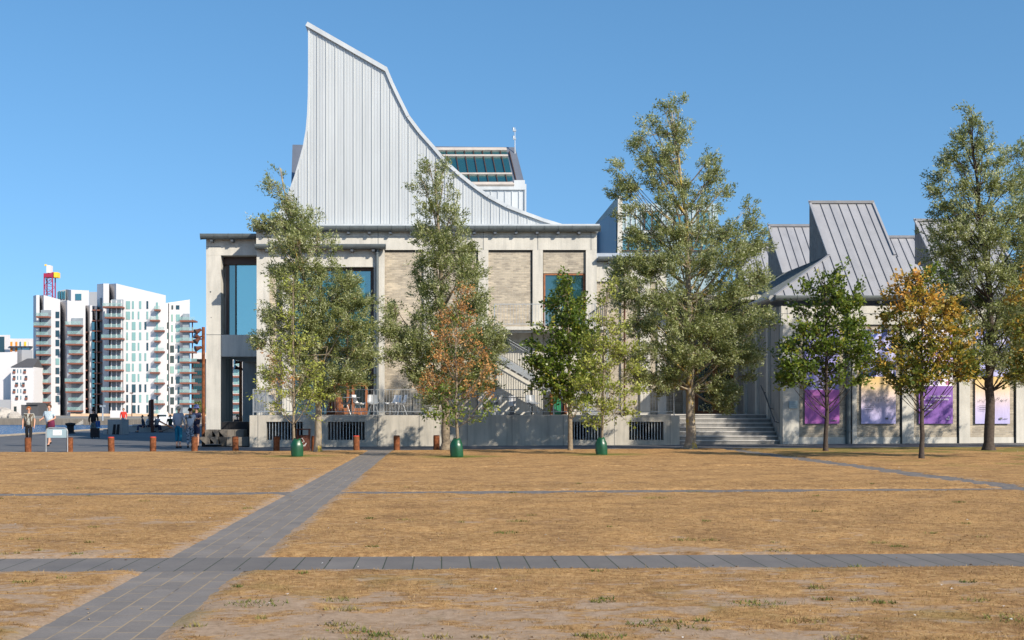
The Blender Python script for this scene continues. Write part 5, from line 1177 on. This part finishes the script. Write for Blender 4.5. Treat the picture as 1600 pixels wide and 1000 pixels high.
pf = person(307, 49.0, R(-30), 1.68, 'person in a blue sun hat and navy clothes reading, nearest the mast', M_navy, M_navy, H_br, 'short', 'short', .1, arms={1: ((.25, -.06, 1.18), (.10, -.3, 1.24)), -1: ((-.25, -.06, 1.18), (-.1, -.3, 1.22))})
g = MB(); g.lathe([(.17, 1.64), (.16, 1.655), (.105, 1.67), (.10, 1.76), (.06, 1.80), (.005, 1.805)], (0, 0, 0), 16); g.build('sun_hat', fabric('blue_hat_cloth', (.12, .14, .30)), pf, local=True)
# seated figures on the quay
person(225, 84.5, R(-70), 1.65, 'seated figure in dark clothes left of the steel column', fabric('dark_denim', (.03,.05,.08)), M_navy, H_bl, 'long', 'long', .2, sit=True, lean=.1)
person(230.5, 85.5, R(80), 1.68, 'seated figure in a white shirt beside the steel column', M_cwhite, M_navy, H_br, 'long', 'long', .2, sit=True, lean=.08)
person(243, 84.8, R(60), 1.66, 'seated figure in grey top bending forward right of the steel column', fabric('pale_grey_jersey', (.35,.36,.38)), fabric('dark_jeans', (.02,.03,.06)), H_bl, 'long', 'long', .2, sit=True, lean=.2)
person(266, 87.5, R(20), 1.66, 'seated figure in dark green behind the orange deck chair', fabric('dark_green_cloth', (.02,.04,.03)), M_navy, H_br, 'short', 'long', .2, sit=True, lean=.05)
person(193, 100, R(10), 1.72, 'distant person in a red jacket above the dark concrete seat', fabric('red_jacket_cloth', (.55,.04,.03)), M_navy, H_br, 'long', 'long', .3)
person(371, 76, R(0), 1.68, 'seated figure seen through the passage under the gallery', fabric('dark_shirt_cloth', (.06,.04,.04)), fabric('tan_cloth', (.3,.2,.13)), H_br, 'short', 'short', .2, sit=True)
# deck chair
dc = empty('deck_chair', (WX(259, 85), 85, -.08), 'orange deck chair reclined on the quay', 'deck chair', rz=0)
g = MB(); g.add([(-.75, -.28, .95), (-.75, .28, .95), (.45, .28, .30), (.45, -.28, .30), (-.75, -.28, .98), (-.75, .28, .98), (.45, .28, .33), (.45, -.28, .33)], [(0,3,2,1), (4,5,6,7), (0,1,5,4), (1,2,6,5), (2,3,7,6), (3,0,4,7)]); g.build('sling', fabric('orange_canvas', (.60, .15, .03)), dc, local=True)
g = MB()
for s_ in (-.31, .31): g.tube((-.85, s_, 1.02), (.8, s_, .05), .012, n=5); g.tube((-.3, s_, .05), (.4, s_, .34), .012, n=5)
g.build('frame', M_rustd, dc, local=True)

# ================================================================ quay furniture
g = MB(); Yw = 86; g.box(WX(193, Yw), WX(312, Yw), Yw, Yw+1.0, -.1, WZ(665.5, Yw)); o = g.build('quay_bench_wall', M_concg); tag(o, 'long low concrete bench wall on the quay behind the seated people', 'bench wall')
g = MB(); g.box(WX(207, Yw), WX(229, Yw), Yw-.1, Yw+1.1, WZ(665.4, Yw), WZ(663.2, Yw)); tag(g.build('bench_slab', M_stone), 'pale slab lying on the long low bench wall', 'slab')
g = MB(); Yk2 = 77; g.box(WX(168, Yk2), WX(191, Yk2), Yk2, Yk2+1.6, -.1, WZ(655.5, Yk2)); g.box(WX(162, Yk2), WX(168, Yk2)-.003, Yk2-.1, Yk2+1.2, -.1, WZ(670.5, Yk2)); o = g.build('concrete_seat', M_concg); tag(o, 'large dark concrete seat block with a lower step, standing on the quay', 'seat block')
g = MB(); 
for a, b_ in ((176, 180), (182, 186)): g.add([(WX(a, Yk2), Yk2-.12, -.08), (WX(b_, Yk2), Yk2-.12, -.08), (WX(b_, Yk2)+.05, Yk2-.01, WZ(663, Yk2)), (WX(a, Yk2)+.05, Yk2-.01, WZ(663, Yk2)), (WX(a, Yk2), Yk2, -.08), (WX(b_, Yk2), Yk2, -.08)], [(0,1,2,3), (0,3,4), (1,5,2)])
tag(g.build('bicycle_prop', M_dark), 'dark wedge shapes leaning on the concrete seat', 'wedges')
g = MB(); g.box(WX(235.5, 84), WX(239.8, 84), 84, 84.12, -.1, WZ(624, 84)); g.prism([(WX(231, 86), 86.2), (WX(235.4, 84), 84.13), (WX(235.9, 84), 84.2), (WX(231.6, 86), 86.3)], .3, [WZ(626, 86), WZ(624, 84), WZ(624, 84), WZ(626, 86)]); tag(g.build('steel_column', M_rustd), 'dark rusted steel column with a folded plate between the seated people', 'column')
g = MB(); g.lathe([(.33, 0), (.33, .06), (.24, .1), (.23, .5), (.34, .6), (.33, .7), (.05, .74)], (WX(110, 80), 80, -.08), 16); tag(g.build('mooring_bollard', M_dark), 'black mooring bollard at the water edge right of the framed sign', 'mooring bollard')
# far quays and boat
g = MB(); g.box(-260, WX(117, 216), 216, 222, -1.6, WZ(655, 216)); tag(g.build('quay_wall', M_dconc), 'dark far quay wall on the left, beyond the water', kind='structure')
g = MB(); g.box(WX(130, 214), WX(420, 214), 214, 222, -1.6, WZ(655.5, 214)); tag(g.build('quay_wall', M_dconc), 'dark far quay wall right of the pale steps', kind='structure')
g = MB()
for k in range(5): g.box(WX(117, 216), WX(130, 214), 216+k*1.1, 222, -1.6, -1.0+.2*k)
tag(g.build('quay_steps', M_concg), 'pale steps between the two far quay walls', kind='structure')
g = MB()
for k in range(26):
    a = 110+k*8.6; g.box(WX(a, 300), WX(a+8.4, 300), 300, 300.3, .1, WZ(646.3+.4*math.sin(k*2.1), 300))
tag(g.build('hoarding', M_hoard), 'pale orange hoarding at the foot of the white towers', 'hoarding')
g = MB(); g.box(WX(172, 235), WX(190.5, 235), 235, 238, -.1, WZ(641.5, 235)); o = g.build('site_cabin', M_whitep); tag(o, 'small white cabin on the far quay', 'cabin')
bt = empty('motor_boat', (WX(256, 190), 190, -1.1), 'white motor boat moored across the water behind the seated people', 'boat')
g = MB(); c_ = bt.location; g.prism([(c_.x-1.8, 189.6), (c_.x+1.2, 189.4), (c_.x+2.2, 190), (c_.x+1.2, 190.8), (c_.x-1.8, 190.6)], -1.2, [.3, .4, .7, .4, .3]); g.build('hull', M_cwhite, bt)
g = MB(); g.box(c_.x-.9, c_.x+.6, 189.7, 190.5, .3, 1.0); g.build('cabin', M_cwhite, bt); g = MB(); g.box(c_.x-.8, c_.x+.5, 189.66, 189.69, .55, .85); g.build('window', M_glassd, bt)
rk = MB()
for k in range(40): 
    a = random.uniform(-4, 24); Y_ = random.uniform(224, 232); r_ = random.uniform(.4, 1.3)*(1.6 if a < 12 else 1); c0 = Vector((WX(a, Y_), Y_, .1+r_*.2)); rk.ring([[(c0.x+math.cos(p)*r_*q*random.uniform(.8, 1.2), c0.y+math.sin(p)*r_*q, c0.z+r_*z_) for p in [6.28*j/7 for j in range(7)]] for q, z_ in ((.9, -.5), (1, .1), (.6, .6), (.1, .8))])
tag(rk.build('rubble', M_rock), 'pale rubble heap on the far quay at the left edge', 'rubble', kind='stuff')

# ================================================================ apartment towers across the water
M_loggia = plain('loggia_wall', (.25, .29, .32), .5, 0, .25, .5)
def apw(parent, x0, x1, y0, y1, Y, mat, depth=.10):
    g = MB(); g.box(WX(x0, Y), WX(x1, Y), Y-depth, Y+.02, WZ(y1, Y), WZ(y0, Y)); return g.build('window', mat, parent)
def prism_px(pts, tops, parent, mat, name='wall'):
    plan = [(WX(px, Y), Y) for px, Y in pts]; g = MB(); g.prism(plan, -.5, [WZ(t_, Y) for t_, (px, Y) in zip(tops, pts)]); return g.build(name, mat, parent)
def balcony(parent, x0, x1, y, Y, d=2.2, hang=0):
    g = MB(); g.box(WX(x0, Y), WX(x1, Y), Y-d, Y-.12, WZ(y+1.4, Y), WZ(y-1.1, Y)); o = g.build('balcony', M_brred, parent)
    g = MB(); zt, zb = WZ(y-6.2, Y), WZ(y-1.2, Y)
    g.box(WX(x0, Y), WX(x1, Y), Y-d, Y-d+.06, zb, zt); g.box(WX(x0, Y), WX(x0, Y)+.06, Y-d+.07, Y-.15, zb, zt); g.build('glass_rail', M_rail, o)
    return o
m, t, b = nodes_of('balcony_glass'); b.inputs['Base Color'].default_value = (.30, .46, .44, 1); b.inputs['Roughness'].default_value = .1; b.inputs['Alpha'].default_value = .33; M_rail = m
TR = empty('apartment_tower', (WX(220, 340), 340, 0), 'tallest white apartment tower across the water with red brown balconies', 'building', 'white apartment towers across the water')
prism_px([(151.5, 353), (161.5, 340), (170.5, 340), (170.5, 372), (151.5, 372)], [444, 443, 443, 446, 446], TR, M_whitep)
prism_px([(170.5, 351), (181.5, 338), (259, 338), (259, 371), (170.5, 371)], [443.5, 443, 461.5, 463, 446], TR, M_whitep)
prism_px([(259.2, 343), (296.5, 343), (296.5, 370), (259.2, 370)], [473.5, 468, 469, 474], TR, M_whitep)
for k in range(11): apw(TR, 154.2, 160.4, 471+k*16.1, 483.5+k*16.1, 345.5, M_glass, .1)
g = MB(); g.prism([(WX(153.4, 350.2)-.3, 350.2), (WX(159, 343)-.3, 342.6), (WX(159, 343)+.3, 343.6), (WX(153.4, 350.2)+.3, 351)], 0, WZ(468, 348)); g.build('glazed_strip', M_loggia, TR)
for k in range(10):
    y = 480.5+k*16.25; g = MB(); g.box(WX(154, 346)-.5, WX(160, 342), 341.6, 347, WZ(y+6.5, 345), WZ(y+4.6, 345)); g.build('floor_band', M_brred, TR)
g = MB(); g.box(WX(174, 338), WX(193, 338), 337.8, 338.1, 0, WZ(468, 338)); g.build('loggia', M_loggia, TR)
for px in (176, 184, 192): g = MB(); g.box(WX(px, 338)-.12, WX(px, 338)+.12, 336.5, 336.8, 0, WZ(470, 338)); g.build('balcony_post', M_whitep, TR)
rs_ = random.Random(5)
for k in range(11):
    y = 481+k*16.3
    if k < 10: balcony(TR, [165, 168, 167, 163, 167, 166, 168, 167, 163, 168][k], [195, 195, 193, 195, 193, 194, 194, 193, 195, 196][k], y, 338, 3.0)
    y0 = 470.5+k*16.25
    aq = lambda: (M_glassa if (k < 8 or rs_.random() < .3) else M_glassd)
    if k in (0, 1, 6): apw(TR, 197, 203.5, y0, y0+12.5, 338, aq()); apw(TR, 206.5, 209.5, y0, y0+12, 338, aq())
    else: apw(TR, 197.5, 200.3, y0, y0+12, 338, aq()); apw(TR, 206.2, 212, y0, y0+12.5, 338, aq())
    if k % 3 == 1: apw(TR, 215.5, 218, y0, y0+12, 338, aq())
    else: apw(TR, 217.5, 221, y0, y0+12, 338, aq())
    apw(TR, 226+(3 if k % 3 < 2 else 0), 228.8+(3 if k % 3 < 2 else 0), y0, y0+12, 338, M_glassa if k % 2 else M_glassd)
    apw(TR, 244, 247, y0+2, y0+14, 338, aq())
    if k < 11: balcony(TR, *( (236, 250.5) if k % 5 == 1 else ((243, 258) if k % 5 in (2, 4) else (243, 251.5))), y0+14.5, 338, 1.6)
    yr = 475.5+k*16.2
    apw(TR, 261, 263.2, yr+12, yr+22, 343, M_glassd if k % 2 else M_glass) if k else None
    if k == 0: apw(TR, 268, 270.8, 477, 483.5, 343, M_glassd); apw(TR, 275, 280.5, 477, 483.5, 343, M_glassd)
    else:
        wide_l = k in (4, 5, 6, 8, 9)
        apw(TR, *((266, 272) if wide_l else (267.5, 270.5)), yr-.5, yr+10.5, 343, M_glassd if k > 3 and k != 6 else M_glassa); apw(TR, *((277.5, 280.5) if wide_l else (275, 281)), yr-.5, yr+10.5, 343, M_glassd if k in (4, 5, 7, 8, 9) else M_glassa)
g = MB(); g.box(WX(285.5, 342), WX(295, 342), 341.9, 342.97, 0, WZ(490, 342)); g.build('loggia', M_loggia, TR)
for k in range(10):
    y = 503+k*16.0
    if y < 640: balcony(TR, 285.5, [309, 312, 309, 308, 312, 308, 309, 312, 308, 308][k], y, 345, 4)
for px in (297.5, 303.5): g = MB(); g.box(WX(px, 345)-.15, WX(px, 345)+.15, 342.3, 342.6, 0, WZ(500, 345)); g.build('balcony_post', M_rustd, TR)
g = MB(); g.box(WX(263.6, 343)-.12, WX(263.6, 343)+.12, 342.9, 343, 0, WZ(474, 343)); g.build('joint', M_dsteel, TR)

TL = empty('apartment_tower', (WX(100, 345), 345, 0), 'white stepped apartment block left of the tallest tower, with two balcony stacks', 'building', 'white apartment towers across the water')
prism_px([(52, 350), (56.5, 343), (61.8, 343), (61.8, 372), (52, 372)], [462, 461, 461, 463, 463], TL, M_whitep)
prism_px([(61.8, 352), (68.3, 342), (94, 342), (94, 372), (61.8, 372)], [461.5, 461, 468, 469, 463], TL, M_whitep)
prism_px([(94, 355), (105, 341), (133.5, 341), (133.5, 372), (94, 372)], [472, 469, 475.5, 477, 474], TL, M_whitep)
prism_px([(133.5, 351), (140.5, 342), (144.2, 342), (144.2, 372), (133.5, 372)], [477.5, 477, 477, 478, 478], TL, M_whitep)
prism_px([(144.2, 350), (151.4, 341), (151.4, 372), (144.2, 372)], [478, 478, 479, 479], TL, M_whitep)
g = MB(); g.box(WX(64, 342), WX(80, 342), 341.8, 342.1, 0, WZ(484.5, 342)); g.build('loggia', M_loggia, TL)
g = MB(); g.box(WX(112, 341), WX(130, 341), 340.8, 341.1, 0, WZ(497, 341)); g.build('loggia', M_loggia, TL)
for k in range(10):
    y = 496+k*14.75; balcony(TL, [61, 57, 61, 61, 61, 57, 61, 57, 61, 61][k], 80, y, 342, 2.6); apw(TL, 87, 92.8, 487+k*14.6, 497+k*14.6, 342, M_glassd if k != 5 else M_glassa)
    apw(TL, 146.5, 150.5, 504+k*14.9, 516+k*14.9, 343.5, M_glass, 1.9) if k < 9 else None
for k in range(10):
    y = 509.5+k*14.75
    if y < 645: balcony(TL, [107, 110, 107, 112, 110, 112, 106, 107, 111, 110][k], 130.5, y, 341, 2.8)
for px, py0 in ():
    g = MB(); Yq2 = {58.5: 343, 135.5: 348.4, 98: 350}[px]; g.box(WX(px, Yq2)-.4, WX(px, Yq2)+.5, Yq2-.5, Yq2+.2, 0, WZ(py0, Yq2)); g.build('glazed_strip', M_glass, TL)
prism_px([(110, 338), (117, 334.5), (117, 342), (110, 342)], [490, 489, 489, 490], TL, M_whitep) if False else None
for k in range(9): g = MB(); g.box(WX(134, 349)-.3, WX(139, 345), 343.2, 349.5, WZ(521+k*14.8, 346), WZ(519+k*14.8, 346)); g.build('floor_band', M_brred, TL)
BK = empty('rooftop_building', (WX(125, 400), 400, 0), 'white block rising behind the stepped apartment block', 'building')
prism_px([(103, 404), (111, 400), (139, 400), (139, 420), (103, 420)], [452, 453, 453.8, 454, 452], BK, M_whitep); prism_px([(139.2, 400), (152, 400), (152, 420), (139.2, 420)], [456, 456, 456, 456], BK, M_greyb); prism_px([(89.5, 402), (103, 402), (103, 420), (89.5, 420)], [455, 452, 452, 455], BK, M_greyb)
for px in (92, 96, 100): g = MB(); g.box(WX(px, 402), WX(px+2.4, 402), 401.5, 402, WZ(467, 402), WZ(455, 402)); g.build('window', M_glass, BK)
g = MB(); g.box(WX(118, 400), WX(127.3, 400), 399.8, 400, WZ(469, 400), WZ(459, 400)); g.build('window', M_glass, BK)
# crane
cr = empty('tower_crane', (WX(75.5, 420), 420, 0), 'red lattice tower crane with a yellow counterweight behind the towers', 'crane')
g = MB(); x0, x1, y0_, y1_ = WX(69, 420), WX(82, 420), 420, 423; z = WZ(640, 420); zt = WZ(427, 420)
for xx in (x0, x1):
    for yy in (y0_, y1_): g.box(xx-.17, xx+.17, yy-.17, yy+.17, z, zt)
zz = z; k = 0; st_ = 1.9
while zz < zt-st_:
    a, b_ = (x0, x1) if k % 2 else (x1, x0); g.tube((a, y0_, zz), (b_, y0_, zz+st_), .10, n=4); g.tube((b_, y1_, zz), (a, y1_, zz+st_), .10, n=4); g.tube((x0, y0_ if k % 2 else y1_, zz), (x0, y1_ if k % 2 else y0_, zz+st_), .1, n=4); g.tube((x0, y0_, zz), (x1, y0_, zz), .09, n=4); zz += st_; k += 1
g.build('mast', M_red, cr)
g = MB(); g.box(x0-.1, x1+.1, y0_-.2, y1_+.2, WZ(433, 420), WZ(427, 420)); g.box(WX(80, 420), WX(89, 420), y0_+.5, y1_-.5, WZ(427, 420), WZ(425, 420)); g.build('slewing_unit', M_red, cr)
g = MB(); g.box(WX(73, 420), WX(79, 420), y0_-.4, y1_-.5, WZ(426.5, 420), WZ(414.5, 420)); g.build('operator_cab', M_whitep, cr)
g = MB(); g.box(WX(84, 420), WX(89.8, 420), y0_, y1_, WZ(433.3, 420), WZ(425, 420)-.05); g.build('counterweight', M_yellow, cr)
g = MB(); g.box(WX(70, 420), WX(72.4, 420), y0_-.3, y0_+1, WZ(415.6, 420), WZ(413, 420)); g.build('winch', M_yellow, cr)
# low buildings at the far left
LB = empty('warehouse', (WX(20, 390), 390, 0), 'long white building with orange and yellow panels at the far left', 'building')
prism_px([(-30, 390), (16, 390), (16, 410), (-30, 410)], [524, 523.2, 523.2, 524], LB, M_whitep); prism_px([(16.1, 391), (56, 391), (56, 410), (16.1, 410)], [529, 529, 529, 529], LB, M_whitep)
g = MB(); g.box(WX(-8, 390), WX(7, 390), 389.8, 390, WZ(552, 390), WZ(526, 390)); g.build('window', M_glassd, LB)
for a, b_, mm_ in ((16.2, 19.4, M_orange), (24.5, 27.3, M_orange), (38, 41, M_yellow), (31, 33, M_glass), (45, 48, M_cwhite)):
    g = MB(); g.box(WX(a, 391), WX(b_, 391), 390.8, 391, WZ(540.5, 391), WZ(534, 391)); g.build('panel', mm_, LB)
for a, b_, mm_ in ((16.2, 19.4, M_orange), (24, 27, M_orange), (28, 33, M_glass), (35, 46, M_glass)):
    g = MB(); g.box(WX(a, 391), WX(b_, 391), 390.8, 391, WZ(549, 391), WZ(543.5, 391)); g.build('panel', mm_, LB)
g = MB(); g.box(WX(16.2, 391), WX(52, 391), 389.5, 390.79, WZ(542.5, 391), WZ(541.2, 391)); g.build('gallery_floor', M_dsteel, LB)
L2 = empty('white_house', (WX(30, 370), 370, 0), 'white house with small windows over red brown panels at the far left', 'building')
prism_px([(-30, 336), (27, 336), (27, 339.5), (-30, 339.5)], [551, 550, 550, 551], L2, M_whitep); prism_px([(27.1, 341), (34, 340.2), (51, 340.2), (51, 345), (27.1, 345)], [547, 546.5, 547, 547, 547], L2, M_greyb)
g = MB(); Yl = 332; g.extrude_xz([(WX(17, Yl), -.3), (WX(52.5, Yl), -.3), (WX(52.5, Yl), WZ(573.5, Yl)), (WX(17, Yl), WZ(573.5, Yl))], Yl, Yl+8); g.build('wall', M_whitep, L2)
g = MB(); g.add([(WX(17, Yl), Yl-.3, WZ(573.4, Yl)), (WX(52.5, Yl), Yl-.3, WZ(573.4, Yl)), (WX(52.5, Yl), Yl+4, WZ(559, Yl)), (WX(35, Yl), Yl+4, WZ(559, Yl)), (WX(17, Yl), Yl+8, WZ(573.4, Yl)), (WX(52.5, Yl), Yl+8, WZ(573.4, Yl))], [(0,1,2,3), (3,2,5,4), (0,3,4), (1,5,2), (0,4,5,1)]); g.build('roof', M_roofd, L2)
for k in range(5):
    y = 577+k*10.3; sh_ = [0, 0, 3.5, 0, 4][k]
    for px in (20.5+sh_, 37+sh_*.6*(-1 if k == 2 else 1)+(2 if k == 1 else 0)):
        apw(L2, px, px+3.8, y, y+5.5, Yl, M_glassd); g = MB(); g.box(WX(px, Yl), WX(px+3.8, Yl), Yl-.3, Yl-.11, WZ(y+6.5, Yl), WZ(y+2.8, Yl)); g.build('panel', M_brred, L2)
    for px in (27.3, 32.2): apw(L2, px, px+1.2, y, y+6, Yl, M_glass)
apw(L2, 22, 26, 635, 644, Yl, M_glassd); prism_px([(-30, 326), (16.5, 326), (16.5, 331), (-30, 331)], [624.5]*4, L2, M_greyb)
g = MB(); g.box(WX(33, 320), WX(60, 320), 320, 327, 0, WZ(632.5, 320)); g.box(WX(42, 320), WX(60, 320), 319.5, 326, WZ(632.4, 320), WZ(629, 320)); tag(g.build('shed', M_roofd), 'dark low shed before the white house', 'shed')
# dark building and another tower seen right of the tall tower and through the passage
DB = empty('dark_building', (WX(330, 400), 400, 0), 'dark office block behind the right balcony stack', 'building')
prism_px([(299, 400), (345, 400), (345, 420), (299, 420)], [560, 560, 560, 560], DB, M_roofd)
g = MB(); g.box(WX(298, 399), WX(345, 399), 398.5, 399.9, WZ(561, 399), WZ(551, 399)); g.build('roof_band', M_whitep, DB)
for k in range(6):
    for a in range(5): g = MB(); g.box(WX(303+a*3.3, 400), WX(305.3+a*3.3, 400), 399.8, 400.0, WZ(574+k*12, 400), WZ(567+k*12, 400)); g.build('window', M_glass, DB)
PT = empty('apartment_tower', (WX(370, 345), 345, 0), 'white tower with aqua windows seen through the passage', 'building', 'white apartment towers across the water')
prism_px([(345, 345), (390, 345), (390, 360), (345, 360)], [520]*4, PT, M_whitep)
for k in range(7):
    for a in (365, 370.5): apw(PT, a, a+4.8, 563+k*14, 572+k*14, 345, M_glassa)
    g = MB(); g.box(WX(364, 345), WX(378, 345), 343.5, 344.88, WZ(576+k*14, 345), WZ(573.5+k*14, 345)); g.build('floor_band', M_brred, PT)
make_tree('shrub_tree', 'small rounded green tree at the foot of the far balconies', 311, 290, [(311, 640), (311, 630)], [([(309, 638, 5, 8), (313, 636, 5, 9), (316, 643, 5, 6), (306, 645, 4, 5)], leafmat('far_tree_leaves', [(0, (.06,.09,.02)), (1, (.26,.27,.09))], .2, .8), 7, .5, .35, yt, 'crown')], .2, M_bark, seed=31)
for px, py in ((206, 615), (265.5, 606)):
    x = WX(px, 290); g = MB(); g.tube((x, 290, 0), (x, 290, WZ(py, 290)), .12, .07, n=6); g.box(x-.5, x+.3, 289.8, 290.2, WZ(py, 290), WZ(py, 290)+.25); tag(g.build('street_lamp', M_rustd if px < 210 else M_steel), ('thin rusty lamp post' if px < 210 else 'thin grey lamp post')+' before the white tower, '+('left one' if px < 210 else 'right one'), 'street lamp', 'lamp posts before the tower')
g = MB(); x = WX(160.5, 200); g.tube((x, 200, -.2), (x, 200, WZ(634, 200)), .15, .12, n=8); g.box(x-.45, x-.1, 199.8, 200.1, WZ(636, 200), WZ(633, 200)); g.box(x+.1, x+.5, 199.8, 200.1, WZ(636, 200), WZ(632.5, 200)); tag(g.build('floodlight_post', M_steel), 'short grey post with two floodlights left of the white cabin', 'post')
